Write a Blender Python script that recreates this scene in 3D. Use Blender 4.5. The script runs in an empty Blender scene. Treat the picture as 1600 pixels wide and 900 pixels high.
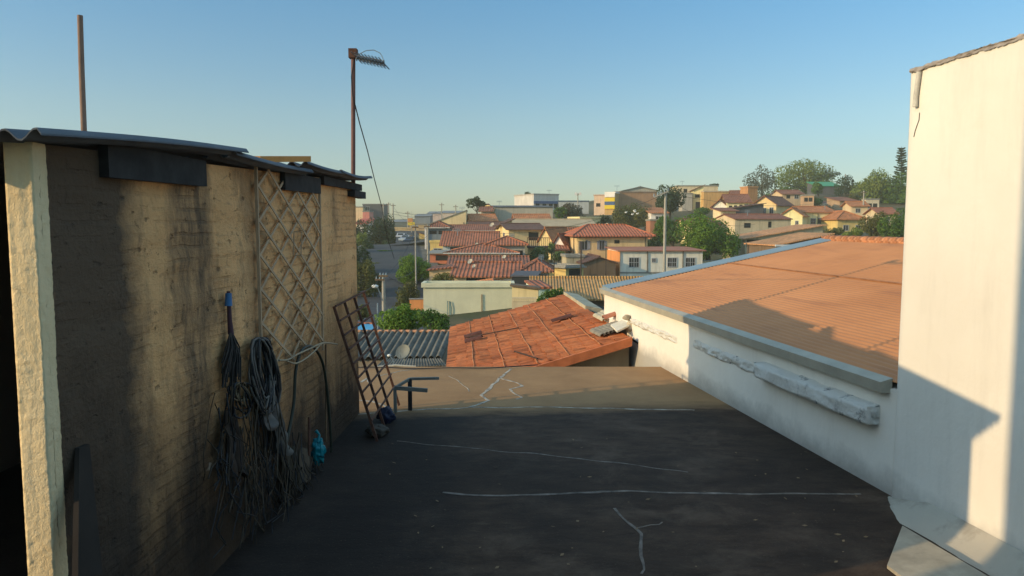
import bpy, math, random
from math import sin, cos, tan, pi, radians, sqrt
from mathutils import Vector, Matrix
from mathutils import noise as mnoise
random.seed(11)
S = bpy.context.scene
COL = S.collection
# ---------------------------------------------------------------- camera geometry (1600 x 900 photo pixels)
F = 1160.0
PITCH = math.atan(100/F)
cp, sp = cos(PITCH), sin(PITCH)
def ray(px, py):
    u = (px-800)/F; v = -(py-450)/F
    return Vector((u, cp + v*sp, v*cp - sp))
def at(px, py, Y):
    r = ray(px, py); return r*(Y/r.y)
def onz(px, py, z):
    r = ray(px, py); return r*(z/r.z)
# ---------------------------------------------------------------- mesh builder
class MB:
    def __init__(s): s.v = []; s.f = []; s.smooth = set(); s.tint = None
    def add(s, vs, fs, smooth=False):
        n = len(s.v); s.v += [Vector(p) for p in vs]
        for f in fs:
            if smooth: s.smooth.add(len(s.f))
            s.f.append([i+n for i in f])
        return s
    def box(s, a, b, M=None):
        x0,y0,z0 = a; x1,y1,z1 = b
        vs = [Vector(p) for p in ((x0,y0,z0),(x1,y0,z0),(x1,y1,z0),(x0,y1,z0),(x0,y0,z1),(x1,y0,z1),(x1,y1,z1),(x0,y1,z1))]
        if M: vs = [M @ p for p in vs]
        return s.add(vs, [(0,3,2,1),(4,5,6,7),(0,1,5,4),(1,2,6,5),(2,3,7,6),(3,0,4,7)])
    def hexa(s, bot, top):
        n = len(bot)
        return s.add(list(bot)+list(top), [tuple(reversed(range(n))), tuple(range(n,2*n))]+[(i,(i+1)%n,(i+1)%n+n,i+n) for i in range(n)])
    def slab(s, pts, t):
        """polygon thickened downward by t"""
        pts = [Vector(p) for p in pts]
        return s.hexa([p-Vector((0,0,t)) for p in pts], pts)
    def bar(s, p, q, w, h=None, up=Vector((0,0,1))):
        p = Vector(p); q = Vector(q); h = h or w
        d = (q-p).normalized(); a = d.cross(up)
        if a.length < 1e-3: a = d.cross(Vector((1,0,0)))
        a.normalize(); b = a.cross(d).normalized()
        o = [(-1,-1),(1,-1),(1,1),(-1,1)]
        return s.hexa([p+a*(w/2*i)+b*(h/2*j) for i,j in o], [q+a*(w/2*i)+b*(h/2*j) for i,j in o])
    def tube(s, pts, r, n=7, cap=True):
        pts = [Vector(p) for p in pts]
        rs = r if isinstance(r,(list,tuple)) else [r]*len(pts)
        vs = []; fs = []; prev = None
        for i,p in enumerate(pts):
            d = (pts[min(i+1,len(pts)-1)]-pts[max(i-1,0)]).normalized()
            a = prev - d*prev.dot(d) if prev is not None else d.cross(Vector((0.13,0.27,1)))
            if a.length < 1e-4: a = d.cross(Vector((1,0.1,0)))
            a.normalize(); prev = a; b = d.cross(a)
            for k in range(n):
                t = 2*pi*k/n; vs.append(p + a*(rs[i]*cos(t)) + b*(rs[i]*sin(t)))
        for i in range(len(pts)-1):
            for k in range(n):
                fs.append((i*n+k, i*n+(k+1)%n, (i+1)*n+(k+1)%n, (i+1)*n+k))
        s.add(vs, fs, True)
        if cap:
            s.add([vs[k] for k in range(n)], [tuple(reversed(range(n)))])
            s.add([vs[-n+k] for k in range(n)], [tuple(range(n))])
        return s
    def grid(s, fn, nu, nv, smooth=True, closed=False):
        vs = [fn(i/nu, j/nv) for j in range(nv+1) for i in range(nu+1)]
        fs = [(j*(nu+1)+i, j*(nu+1)+i+1, (j+1)*(nu+1)+i+1, (j+1)*(nu+1)+i) for j in range(nv) for i in range(nu)]
        return s.add(vs, fs, smooth)
    def sheet(s, fn, nu, nv, t, smooth=True):
        """grid with a thickness t downward"""
        s.grid(fn, nu, nv, smooth)
        dn = Vector((0,0,-t))
        n = nu+1
        vs = [Vector(fn(i/nu, j/nv))+dn for j in range(nv+1) for i in range(nu+1)]
        fs = [(j*n+i, (j+1)*n+i, (j+1)*n+i+1, j*n+i+1) for j in range(nv) for i in range(nu)]
        s.add(vs, fs, smooth)
        def edge(pts):
            k = len(pts)
            s.add(pts+[p+dn for p in pts], [(i,i+1,k+i+1,k+i) for i in range(k-1)])
        edge([Vector(fn(i/nu,0)) for i in range(nu+1)]); edge([Vector(fn(i/nu,1)) for i in range(nu+1)])
        edge([Vector(fn(0,j/nv)) for j in range(nv+1)]); edge([Vector(fn(1,j/nv)) for j in range(nv+1)])
        return s
    def ball(s, c, r, sc=(1,1,1), nu=10, nv=7, jit=0):
        c = Vector(c)
        def fn(u, v):
            a = 2*pi*u; b = pi*(v-.5)
            p = Vector((cos(b)*cos(a)*sc[0], cos(b)*sin(a)*sc[1], sin(b)*sc[2]))*r
            if jit: p *= 1+jit*mnoise.noise(p*(2/r)+c)
            return c+p
        return s.grid(fn, nu, nv)
    def build(s, name, mat, parent=None, world=True):
        vs = s.v
        if parent is not None and world:
            Mi = parent['_M'] if False else LOCS[parent.name]
            vs = [Mi @ p for p in vs]
        me = bpy.data.meshes.new(name)
        me.from_pydata([tuple(p) for p in vs], [], s.f)
        if s.smooth:
            for i in s.smooth: me.polygons[i].use_smooth = True
        uv = me.uv_layers.new(name='UVMap')
        Z = Vector((0,0,1)); dat = uv.data
        for pl in me.polygons:
            n = pl.normal
            if abs(n.z) > .985: a = Vector((1,0,0)); b = Vector((0,1,0))
            else: a = Z.cross(n).normalized(); b = n.cross(a)
            for li in pl.loop_indices:
                c = vs[me.loops[li].vertex_index]
                dat[li].uv = (c.dot(a), c.dot(b))
        if s.tint:
            ca = me.color_attributes.new('tint','FLOAT_COLOR','CORNER')
            for pl in me.polygons:
                for li in pl.loop_indices: ca.data[li].color = (s.tint[pl.index],)*3+(1,)
        me.materials.append(mat)
        o = bpy.data.objects.new(name, me); COL.objects.link(o)
        if parent is not None: o.parent = parent
        return o
LOCS = {}
def thing(name, label, cat, loc=(0,0,0), rotz=0, group=None):
    o = bpy.data.objects.new(name, None); COL.objects.link(o)
    o.empty_display_size = .2
    o.location = loc; o.rotation_euler = (0,0,rotz)
    o['label'] = label; o['category'] = cat
    if group: o['group'] = group
    M = Matrix.Translation(Vector(loc)) @ Matrix.Rotation(rotz,4,'Z')
    LOCS[o.name] = M.inverted()
    return o
def tag(o, label, cat, group=None):
    o['label'] = label; o['category'] = cat
    if group: o['group'] = group
    return o
def sub(name, mb, mat, part, root):
    """sub-part: vertices in world space, parent part sits at the root's frame"""
    vs = mb.v; Mi = LOCS[root.name]
    mb.v = [Mi @ p for p in vs]
    o = mb.build(name, mat, part, world=False); return o
# ---------------------------------------------------------------- materials
MATS = {}
class NT:
    def __init__(s, name):
        s.m = bpy.data.materials.new(name); s.m.use_nodes = True
        s.n = s.m.node_tree.nodes; s.l = s.m.node_tree.links
        s.b = s.n['Principled BSDF']; s.b.inputs['Roughness'].default_value = .85
        s.b.inputs['Specular IOR Level'].default_value = .25
        s.uv = s.n.new('ShaderNodeUVMap').outputs[0]
        tc = s.n.new('ShaderNodeTexCoord'); s.ob = tc.outputs['Object']
    def mapp(s, src, scale=(1,1,1), rot=(0,0,0)):
        n = s.n.new('ShaderNodeMapping'); n.inputs['Scale'].default_value = scale; n.inputs['Rotation'].default_value = rot
        s.l.new(src, n.inputs['Vector']); return n.outputs[0]
    def noise(s, src, scale, detail=6, rough=.6, dist=0):
        n = s.n.new('ShaderNodeTexNoise'); n.inputs['Scale'].default_value = scale
        n.inputs['Detail'].default_value = detail; n.inputs['Roughness'].default_value = rough; n.inputs['Distortion'].default_value = dist
        s.l.new(src, n.inputs['Vector']); return n.outputs[0]
    def ramp(s, f, stops):
        n = s.n.new('ShaderNodeValToRGB'); e = n.color_ramp.elements
        while len(e) < len(stops): e.new(.5)
        for i,(p,c) in enumerate(stops):
            e[i].position = p
            e[i].color = (c,c,c,1) if not isinstance(c,(tuple,list)) else (*c,1)
        s.l.new(f, n.inputs[0]); return n.outputs[0]
    def mix(s, f, a, b, mode='MIX'):
        n = s.n.new('ShaderNodeMix'); n.data_type = 'RGBA'; n.blend_type = mode
        for k,x in ((0,f),(6,a),(7,b)):
            if isinstance(x,(int,float)): n.inputs[k].default_value = x if k==0 else (x,x,x,1)
            elif isinstance(x,(tuple,list)): n.inputs[k].default_value = (*x,1)
            else: s.l.new(x, n.inputs[k])
        return n.outputs[2]
    def math(s, op, a, b=0, c=0):
        n = s.n.new('ShaderNodeMath'); n.operation = op
        for k,x in enumerate((a,b,c)):
            if isinstance(x,(int,float)): n.inputs[k].default_value = x
            else: s.l.new(x, n.inputs[k])
        return n.outputs[0]
    def sep(s, src):
        n = s.n.new('ShaderNodeSeparateXYZ'); s.l.new(src, n.inputs[0]); return n.outputs
    def col(s, c):
        if isinstance(c,(tuple,list)): s.b.inputs['Base Color'].default_value = (*c,1)
        else: s.l.new(c, s.b.inputs['Base Color'])
    def bump(s, h, strength=.4, dist=.02):
        n = s.n.new('ShaderNodeBump'); n.inputs['Strength'].default_value = strength; n.inputs['Distance'].default_value = dist
        s.l.new(h, n.inputs['Height']); s.l.new(n.outputs[0], s.b.inputs['Normal'])
    def rough(s, r): s.b.inputs['Roughness'].default_value = r
def sc(c, k): return tuple(min(1,x*k) for x in c)
def plaster(c, grime=.35, scale=.5):
    key = ('pl', c, grime)
    if key in MATS: return MATS[key]
    t = NT('plaster')
    n1 = t.noise(t.ob, scale*1.1, 8, .65)
    streak = t.noise(t.mapp(t.ob, (2.2,2.2,.22)), 1.0, 6, .7)
    base = t.mix(t.ramp(n1, [(.35,0),(.7,1)]), sc(c,.86), sc(c,1.08))
    g = t.ramp(streak, [(.5,0),(.72,1)])
    g = t.math('MULTIPLY', g, grime)
    t.col(t.mix(g, base, (c[0]*.32,c[1]*.3,c[2]*.28)))
    t.bump(t.noise(t.ob, 9, 5), .25, .02)
    MATS[key] = t.m; return t.m
def tile(c, period=.21, row=.38, dusty=.5):
    """clay pantiles: u runs along the eave, v up the slope"""
    key = ('tile', c, period)
    if key in MATS: return MATS[key]
    t = NT('clay_tile')
    o = t.sep(t.uv)
    u = t.math('MULTIPLY', o[0], 2*pi/period); v = t.math('DIVIDE', o[1], row)
    w = t.math('MULTIPLY_ADD', t.math('SINE', u), .5, .5)
    fr = t.math('FRACT', v)
    cell = t.n.new('ShaderNodeTexWhiteNoise'); cell.noise_dimensions = '2D'
    cx = t.n.new('ShaderNodeCombineXYZ')
    t.l.new(t.math('FLOOR', t.math('DIVIDE', o[0], period)), cx.inputs[0]); t.l.new(t.math('FLOOR', v), cx.inputs[1])
    t.l.new(cx.outputs[0], cell.inputs['Vector'])
    big = t.noise(t.ob, .35, 5)
    a = t.mix(cell.outputs['Value'], sc(c,.72), sc(c,1.22))
    a = t.mix(t.math('MULTIPLY', t.ramp(big, [(.4,0),(.7,1)]), .55), a, (c[0]*.5,c[1]*.52,c[2]*.6))
    lich = t.ramp(t.noise(t.ob, 2.3, 7, .7), [(.52,0),(.7,1)])
    a = t.mix(t.math('MULTIPLY', lich, .4*dusty), a, (.12,.1,.08))
    a = t.mix(t.math('MULTIPLY', t.ramp(w, [(.6,0),(1,1)]), .45*dusty), a, (min(1,c[0]*1.45+.05), c[1]*1.7+.06, c[2]*1.9+.05))
    t.col(a)
    t.bump(t.math('ADD', w, t.math('MULTIPLY', fr, -.5)), 1.0, .06)
    MATS[key] = t.m; return t.m
def plain(name, c, rough=.7, metal=0, var=.25, nscale=4, spec=.3):
    key = (name, c, rough)
    if key in MATS: return MATS[key]
    t = NT(name); t.rough(rough); t.b.inputs['Metallic'].default_value = metal; t.b.inputs['Specular IOR Level'].default_value = spec
    n = t.noise(t.ob, nscale, 6, .65)
    t.col(t.mix(t.ramp(n, [(.3,0),(.72,1)]), sc(c,1-var), sc(c,1+var)))
    t.bump(t.noise(t.ob, nscale*6, 4), .15, .005)
    MATS[key] = t.m; return t.m
def leafmat(c, c2):
    key = ('leaf', c, c2)
    if key in MATS: return MATS[key]
    t = NT('leaves'); t.rough(.6)
    n = t.noise(t.ob, .9, 4, .7); n2 = t.noise(t.ob, 5, 2)
    f = t.math('ADD', t.math('MULTIPLY', n, .7), t.math('MULTIPLY', n2, .3))
    t.col(t.mix(t.ramp(f, [(.36,0),(.64,1)]), c, c2))
    tr = t.n.new('ShaderNodeBsdfTranslucent'); tr.inputs[0].default_value = (c2[0]*1.2, c2[1]*1.3, c2[2]*.6, 1)
    ms = t.n.new('ShaderNodeMixShader'); ms.inputs[0].default_value = .22
    out = t.n['Material Output']
    t.l.new(t.b.outputs[0], ms.inputs[1]); t.l.new(tr.outputs[0], ms.inputs[2]); t.l.new(ms.outputs[0], out.inputs[0])
    MATS[key] = t.m; return t.m
def glass():
    if 'glass' in MATS: return MATS['glass']
    t = NT('window_glass'); t.rough(.12); t.b.inputs['Specular IOR Level'].default_value = .6
    t.col((.025,.03,.035)); MATS['glass'] = t.m; return t.m
M_RUST = plain('rusty_steel', (.10,.045,.028), .8, 0, .5, 14)
M_GALV = plain('galvanised_metal', (.23,.29,.33), .5, .3, .12, 3)
M_CONC = plain('bare_concrete', (.27,.25,.21), .9, 0, .3, 5)
M_DARKWOOD = plain('dark_board', (.035,.042,.055), .75, 0, .4, 7)
M_WOOD = plain('old_wood', (.16,.10,.055), .85, 0, .35, 8)
M_BLACK = plain('black_rubber', (.02,.021,.024), .6, 0, .3, 10)
M_POLE = plain('pole_concrete', (.36,.33,.27), .9, 0, .15, 5)
M_WHITE = plain('white_paint', (.72,.70,.64), .7, 0, .08, 3)
M_BARK = plain('bark', (.075,.055,.04), .95, 0, .4, 9)
# ================================================================= light, sky, camera
SUN_AZ = radians(21.6); SUN_EL = radians(16.7)
SD = Vector((-cos(SUN_AZ)*cos(SUN_EL), -sin(SUN_AZ)*cos(SUN_EL), sin(SUN_EL)))    # towards the sun
sl = bpy.data.lights.new('sun', 'SUN'); sl.energy = 3.5; sl.angle = radians(.5); sl.color = (1, .75, .43)
so = bpy.data.objects.new('sun', sl); COL.objects.link(so)
so.rotation_euler = (-SD).to_track_quat('-Z', 'Y').to_euler(); so.location = SD*60
W = bpy.data.worlds.new('World'); S.world = W; W.use_nodes = True
wn = W.node_tree.nodes; wl = W.node_tree.links
bg = wn['Background']
sky = wn.new('ShaderNodeTexSky'); sky.sky_type = 'NISHITA'; sky.sun_disc = False
sky.sun_elevation = SUN_EL; sky.sun_rotation = math.atan2(SD.x, SD.y)
sky.altitude = 600; sky.air_density = 1.0; sky.dust_density = .9; sky.ozone_density = 2.0
tcw = wn.new('ShaderNodeTexCoord'); sx = wn.new('ShaderNodeSeparateXYZ'); wl.new(tcw.outputs['Generated'], sx.inputs[0])
cr = wn.new('ShaderNodeValToRGB'); ce = cr.color_ramp.elements
for p_, c_ in ((0,(.246,.26,.265)),(.04,(.248,.262,.266)),(.14,(.256,.293,.284)),(.29,(.19,.311,.34)),(.42,(.44,.48,.40)),(.62,(1,1,.82))):
    e_ = ce.new(p_) if p_ not in (0,) else ce[0]
    e_.position = p_; e_.color = (*c_,1)
ce[-1].color = (1,1,.82,1)
wl.new(sx.outputs[2], cr.inputs[0])
mx = wn.new('ShaderNodeMix'); mx.data_type = 'RGBA'; mx.blend_type = 'MULTIPLY'; mx.inputs[0].default_value = 1
wl.new(sky.outputs[0], mx.inputs[6]); wl.new(cr.outputs[0], mx.inputs[7])
mg = wn.new('ShaderNodeVectorMath'); mg.operation = 'SCALE'; mg.inputs['Scale'].default_value = 3.0   # the ramp is scaled to stay under 1
wl.new(mx.outputs[2], mg.inputs[0]); wl.new(mg.outputs[0], bg.inputs[0]); bg.inputs[1].default_value = .15
vs = S.view_settings
vs.view_transform = 'Standard'; vs.look = 'None'; vs.exposure = .25; vs.gamma = 1; vs.use_curve_mapping = False
cam = bpy.data.cameras.new('camera'); cam.sensor_width = 36; cam.lens = 36*F/1600; cam.clip_end = 6000; cam.clip_start = .05
co = bpy.data.objects.new('camera', cam); COL.objects.link(co); S.camera = co
co.rotation_euler = (pi/2-PITCH, 0, 0)
S.cycles.volume_bounces = 0
# ================================================================= foreground geometry
FLOOR = -2.2; GROUND = -5.6
def lx(Y): return -1.92 + (Y-3.05)*(.14/5.45)          # face of the left wall
def rx(Y): return 3.07 - .1426*(Y-5.93)                # face of the right wall
# ---- slab
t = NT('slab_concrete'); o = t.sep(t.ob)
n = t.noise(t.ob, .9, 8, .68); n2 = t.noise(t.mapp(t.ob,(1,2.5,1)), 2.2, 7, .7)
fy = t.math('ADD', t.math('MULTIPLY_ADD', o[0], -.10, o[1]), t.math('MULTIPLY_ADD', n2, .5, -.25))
far = t.ramp(t.math('MULTIPLY_ADD', fy, 1.0, -1.35), [(0,0),(.55,1)])  # tan far strip; near slab painted darker up to the shed's shadow edge
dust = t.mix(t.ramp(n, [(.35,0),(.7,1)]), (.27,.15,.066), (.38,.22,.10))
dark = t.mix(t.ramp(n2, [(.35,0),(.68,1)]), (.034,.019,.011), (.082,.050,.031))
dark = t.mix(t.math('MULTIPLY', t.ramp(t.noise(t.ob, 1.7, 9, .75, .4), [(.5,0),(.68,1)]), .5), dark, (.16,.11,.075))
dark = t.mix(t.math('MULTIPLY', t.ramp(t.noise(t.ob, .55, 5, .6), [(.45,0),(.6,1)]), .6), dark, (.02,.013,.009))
wall_shade = t.ramp(t.math('ADD', o[0], t.math('MULTIPLY', t.noise(t.ob, 1.3, 8, .7), 1.6)), [(-.0,1),(.55,0)])  # shade along the shed wall, put into the slab colour
dark = t.mix(t.math('MULTIPLY', wall_shade, .75), dark, (.014,.010,.008))
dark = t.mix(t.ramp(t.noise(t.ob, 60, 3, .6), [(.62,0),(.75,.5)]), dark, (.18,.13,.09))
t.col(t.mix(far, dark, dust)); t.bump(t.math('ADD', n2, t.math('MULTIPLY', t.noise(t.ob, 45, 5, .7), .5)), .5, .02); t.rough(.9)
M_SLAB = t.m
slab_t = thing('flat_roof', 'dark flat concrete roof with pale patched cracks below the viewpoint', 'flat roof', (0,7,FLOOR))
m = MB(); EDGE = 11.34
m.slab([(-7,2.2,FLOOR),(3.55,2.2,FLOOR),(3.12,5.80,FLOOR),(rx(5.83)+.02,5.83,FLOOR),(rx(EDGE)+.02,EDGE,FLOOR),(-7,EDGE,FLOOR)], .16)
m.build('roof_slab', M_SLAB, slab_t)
m = MB(); m.box((-6.9,2.4,GROUND-1),(rx(EDGE)-.15,EDGE-.15,FLOOR-.16))
m.build('wall', plaster((.42,.33,.2)), slab_t)
t = NT('crack_sealant'); t.col(t.mix(t.ramp(t.noise(t.ob, 8, 5, .7), [(.38,0),(.62,1)]), (.19,.16,.125), (.5,.44,.35))); M_SEAL = t.m
M_SEAL2 = plain('shaded_sealant', (.17,.14,.115), .95, 0, .6, 9)  # darker copy of the sealant for cracks lying in shade
def sealant(pts, w, z=FLOOR, mat=M_SEAL):
    P = [onz(x,y,z) for x,y in pts]
    Q = []
    for i in range(len(P)-1):
        k = max(2, int((P[i+1]-P[i]).length/.05))
        for j in range(k):
            p = P[i].lerp(P[i+1], j/k)
            Q.append(p + Vector((mnoise.noise(p*3)*.045, mnoise.noise(p*3+Vector((9,0,0)))*.045, 0)))
    Q.append(P[-1]); mb = MB(); L = []; R = []
    for i,p in enumerate(Q):
        d = (Q[min(i+1,len(Q)-1)]-Q[max(i-1,0)]).normalized(); a = Vector((-d.y,d.x,0))
        ww = w*(.55+.75*abs(mnoise.noise(p*6+Vector((3,3,0)))+.3))
        L.append(p+a*ww/2); R.append(p-a*ww/2)
    up = Vector((0,0,.003))
    n_ = len(Q)
    mb.add([p+up for p in L]+[p+up for p in R]+L+R, [(i,i+1,n_+i+1,n_+i) for i in range(n_-1)]+[(i,i+1,2*n_+i+1,2*n_+i) for i in range(n_-1)]+[(n_+i,n_+i+1,3*n_+i+1,3*n_+i) for i in range(n_-1)])
    return mb
for pts,w in (([(800,577),(775,598),(752,618),(766,626),(733,637)],.05), ([(782,590),(795,594),(802,597),(815,603),(796,609),(812,621),(806,624)],.035),
              ([(556,648),(617,643),(735,637),(860,636),(980,639),(1085,641)],.03), ([(620,690),(760,702),(900,716),(1075,738)],.02),
              ([(690,771),(780,774),(880,773),(940,767),(1050,771),(1345,772)],.034), ([(962,795),(984,818),(998,834),(1004,860),(1002,897)],.024), ([(990,825),(1010,818),(1035,816)],.014),
              ([(560,598),(572,591),(576,602)],.05), ([(556,626),(580,628),(596,633),(612,640)],.045), ([(585,590),(625,580),(650,577)],.03),
              ([(700,588),(722,600),(733,612)],.012)):
    sealant(pts, w).build('crack_sealant', M_SEAL2 if min(y for x,y in pts) > 660 else M_SEAL, slab_t)
# ---- left shed
t = NT('rough_plastered_brick'); o = t.sep(t.ob)      # object origin at the near foot of the wall
yy = t.math('ADD', o[1], t.math('MULTIPLY_ADD', t.noise(t.ob, 1.6, 6, .7), .5, -.25))
z = o[2]
course = t.noise(t.mapp(t.ob, (1,3.0,13)), 1.0, 6, .7, 1.6)
n = t.noise(t.ob, 1.1, 7, .65); nf = t.noise(t.ob, 22, 6, .7)
base = t.mix(t.ramp(n, [(.35,0),(.68,1)]), (.68,.37,.155), (.82,.47,.21))
base = t.mix(t.math('MULTIPLY', t.ramp(course, [(.56,0),(.66,1)]), .38), base, (.24,.15,.085))
bk = t.n.new('ShaderNodeTexBrick'); bk.inputs['Scale'].default_value = 1; bk.inputs['Brick Width'].default_value = .37; bk.inputs['Row Height'].default_value = .072; bk.inputs['Mortar Size'].default_value = .012; bk.inputs['Mortar Smooth'].default_value = .4
cb = t.n.new('ShaderNodeCombineXYZ'); wob = t.noise(t.ob, 3.5, 5, .65)
t.l.new(t.math('MULTIPLY_ADD', wob, .05, o[1]), cb.inputs[0]); t.l.new(t.math('MULTIPLY_ADD', wob, .045, z), cb.inputs[1]); t.l.new(cb.outputs[0], bk.inputs['Vector'])
mort = t.math('MULTIPLY', bk.outputs['Fac'], t.ramp(t.noise(t.ob, 1.3, 6, .7), [(.46,0),(.62,1)]))
base = t.mix(t.math('MULTIPLY', mort, .36), base, (.18,.10,.05))
pits = t.ramp(t.noise(t.mapp(t.ob,(1,1,1.8)), 9, 5, .7), [(.62,0),(.7,1)])
base = t.mix(t.math('MULTIPLY', pits, .5), base, (.13,.08,.045))
def band(c, w): return t.ramp(t.math('ABSOLUTE', t.math('SUBTRACT', yy, c)), [(w*.62,1),(w*1.15,0)])
st = t.math('MAXIMUM', t.math('MULTIPLY', band(.30,.44), .93), t.math('MULTIPLY', t.math('MULTIPLY', band(1.33,.22), t.ramp(t.noise(t.mapp(t.ob,(1,5,1.3)),2,6,.75),[(.3,.25),(.62,1)])), .85))
st = t.math('MAXIMUM', st, t.math('MULTIPLY', band(2.35,.22), .35))
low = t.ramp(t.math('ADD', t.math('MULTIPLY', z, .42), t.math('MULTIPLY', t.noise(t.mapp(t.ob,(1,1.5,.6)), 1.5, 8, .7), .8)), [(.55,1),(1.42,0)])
blot = t.math('MULTIPLY', t.ramp(t.noise(t.mapp(t.ob,(1,1.4,.55)), 1.5, 8, .72), [(.52,0),(.66,1)]), .6)
base = t.mix(blot, base, (.15,.10,.06))
base = t.mix(st, base, (.075,.055,.040))
base = t.mix(t.math('MULTIPLY', t.math('POWER', low, .8), .95), base, (.030,.020,.014))  # shade towards the wall foot painted into the colour
pale = t.ramp(t.noise(t.ob, 3.1, 3, .5), [(.735,0),(.75,1)])
base = t.mix(pale, base, (.42,.37,.29))
t.col(base); t.rough(.95)
t.bump(t.math('ADD', t.math('SUBTRACT', t.math('MULTIPLY', course, .35), t.math('MULTIPLY', mort, .3)), t.math('MULTIPLY', t.math('SUBTRACT', nf, pits), .8)), .8, .03)
M_BRICKW = t.m
t = NT('lime_plaster'); n = t.noise(t.mapp(t.ob,(3,3,.8)), 2, 7, .7)
t.col(t.mix(t.ramp(n, [(.3,0),(.7,1)]), (.74,.56,.31), (.86,.68,.41))); t.bump(t.math('ADD', t.noise(t.ob, 55, 6, .7), t.noise(t.mapp(t.ob,(1,1,.3)), 30, 4)), .8, .01); M_LIME = t.m
t = NT('fibre_cement_sheet'); n = t.noise(t.mapp(t.ob,(3,.5,1)), 2.2, 7, .7)
t.col(t.mix(t.ramp(n, [(.3,0),(.7,1)]), (.06,.07,.085), (.14,.15,.16))); t.bump(t.noise(t.ob, 30, 4), .3, .01); M_FIBRE = t.m
shed = thing('brick_shed', 'rough plastered brick shed with stained long wall and wavy sheet roof', 'shed', (-1.92,3.05,FLOOR))
def ltop(Y): return .325 + (Y-3.05)*(.15/5.45)
def wall_fn(u, v):
    Y = 3.08+u*5.42; zt = ltop(Y)
    z_ = FLOOR+v*(zt-FLOOR)
    p = Vector((0,Y*1.3,z_*9)); q = Vector((0,Y*5,z_*5))
    d = .016*mnoise.noise(p)+.010*mnoise.noise(q)+.012*mnoise.noise(Vector((0,Y*.8,z_*1.1)))
    if u <= 0 or u >= 1 or v <= 0 or v >= 1: d = 0
    return Vector((lx(Y)+d, Y, z_))
m = MB(); m.grid(wall_fn, 110, 90)
A = Vector((lx(3.08),3.08,0)); B = Vector((lx(8.5),8.5,0)); T = .095
for Y0,Y1 in ((3.08,8.5),):
    a0=Vector((lx(Y0)-T,Y0,FLOOR)); a1=Vector((lx(Y0)-T,Y0,ltop(Y0))); b0=Vector((lx(Y1)-T,Y1,FLOOR)); b1=Vector((lx(Y1)-T,Y1,ltop(Y1)))
    c0=Vector((lx(Y0),Y0,FLOOR)); c1=Vector((lx(Y0),Y0,ltop(Y0))); d0=Vector((lx(Y1),Y1,FLOOR)); d1=Vector((lx(Y1),Y1,ltop(Y1)))
    m.add([a0,a1,b0,b1,c0,c1,d0,d1], [(0,2,3,1),(1,3,7,5),(2,6,7,3),(0,1,5,4)])
m.build('wall', M_BRICKW, shed)
def pil(u, v):                                # ragged plaster end of the wall
    z_ = FLOOR + v*(ltop(3.05)-FLOOR)
    a = 2*pi*u; e = .02
    x = .5+.72*cos(a); y = .5+.72*sin(a)
    x = min(1,max(0,x)); y = min(1,max(0,y))
    r = .004*mnoise.noise(Vector((x*3,y*3,z_*4)))+.003*mnoise.noise(Vector((x*9,y*9,z_*26)))+.003*mnoise.noise(Vector((x*9,y*19,z_*60)))
    return Vector((lx(3.05)-T-.006+(T+.018)*x + r*(1 if x>.5 else -1), 2.985+.09*y+(r if y<.5 else 0), z_))
m = MB(); m.grid(pil, 32, 260); m.build('plaster_end', M_LIME, shed)
m = MB(); m.box((-4.7,3.05,FLOOR),(-4.55,7.0,.4)); m.hexa([(-4.7,7.0,FLOOR),(lx(8.5)-T,8.36,FLOOR),(lx(8.5)-T,8.49,FLOOR),(-4.7,7.13,FLOOR)],[(-4.7,7.0,.36),(lx(8.5)-T,8.36,.44),(lx(8.5)-T,8.49,.44),(-4.7,7.13,.36)]); m.build('inner_wall', plaster((.2,.17,.13)), shed)
PITCHW = .118
def roof_piece(y0, y1, x0, x1, dz0, dz1, sag=0):
    nx = int(round((x1-x0)/PITCHW*8))
    def fn(u, v):
        x = x0+(x1-x0)*u; y = y0+(y1-y0)*v
        if y1 > 8: y = y0+(y1-y0-max(0,(x1-.2-x)*.47))*v
        w = .021*cos(2*pi*(x1-.02-x)/PITCHW*1.0)
        zt = ltop(y)+.055 + dz0+(dz1-dz0)*v + sag*sin(pi*v) - (x1-x)*.03
        dx = lx(y)-lx(3.05)
        if u > .999: zt -= .012
        return Vector((x+dx, y, zt+w))
    return MB().sheet(fn, nx, 14, .007)
XR = -1.92+.155
for a in ((2.80,4.85,-4.9,XR+.02,-.035,.035,.012),(4.7,6.35,-4.9,XR-.0,.015,-.03,-.012),(6.2,7.45,-4.9,XR-.0,.035,.0,-.01),(7.3,8.66,-4.2,XR+.01,.012,.0,-.025)):
    m = roof_piece(*a); m.build('roof_sheet', M_FIBRE, shed)
M_EAVE = plain('tarred_board', (.026,.024,.023), .85, 0, .5, 9)
for y0,y1,z0,z1,d in ((3.46,4.50,.215,.375,.05),(5.95,6.95,.27,.42,.045),(7.05,8.62,.37,.45,.05)):
    m = MB()
    m.hexa([(lx(y0)+.004,y0,z0),(lx(y0)+d,y0,z0),(lx(y1)+d,y1,z0+.01),(lx(y1)+.004,y1,z0+.01)], [(lx(y0)+.004,y0,z1),(lx(y0)+d,y0,z1),(lx(y1)+d,y1,z1),(lx(y1)+.004,y1,z1)])
    m.build('eaves_board', M_EAVE, shed)
m = MB(); m.hexa([(lx(8.1)+.003,8.1,.3),(lx(8.1)+.09,8.1,.3),(lx(8.63)+.09,8.63,.29),(lx(8.63)+.003,8.63,.29)], [(lx(8.1)+.003,8.1,.366),(lx(8.1)+.09,8.1,.366),(lx(8.63)+.09,8.63,.366),(lx(8.63)+.003,8.63,.366)])
m.build('eaves_board', M_EAVE, shed)
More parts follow.
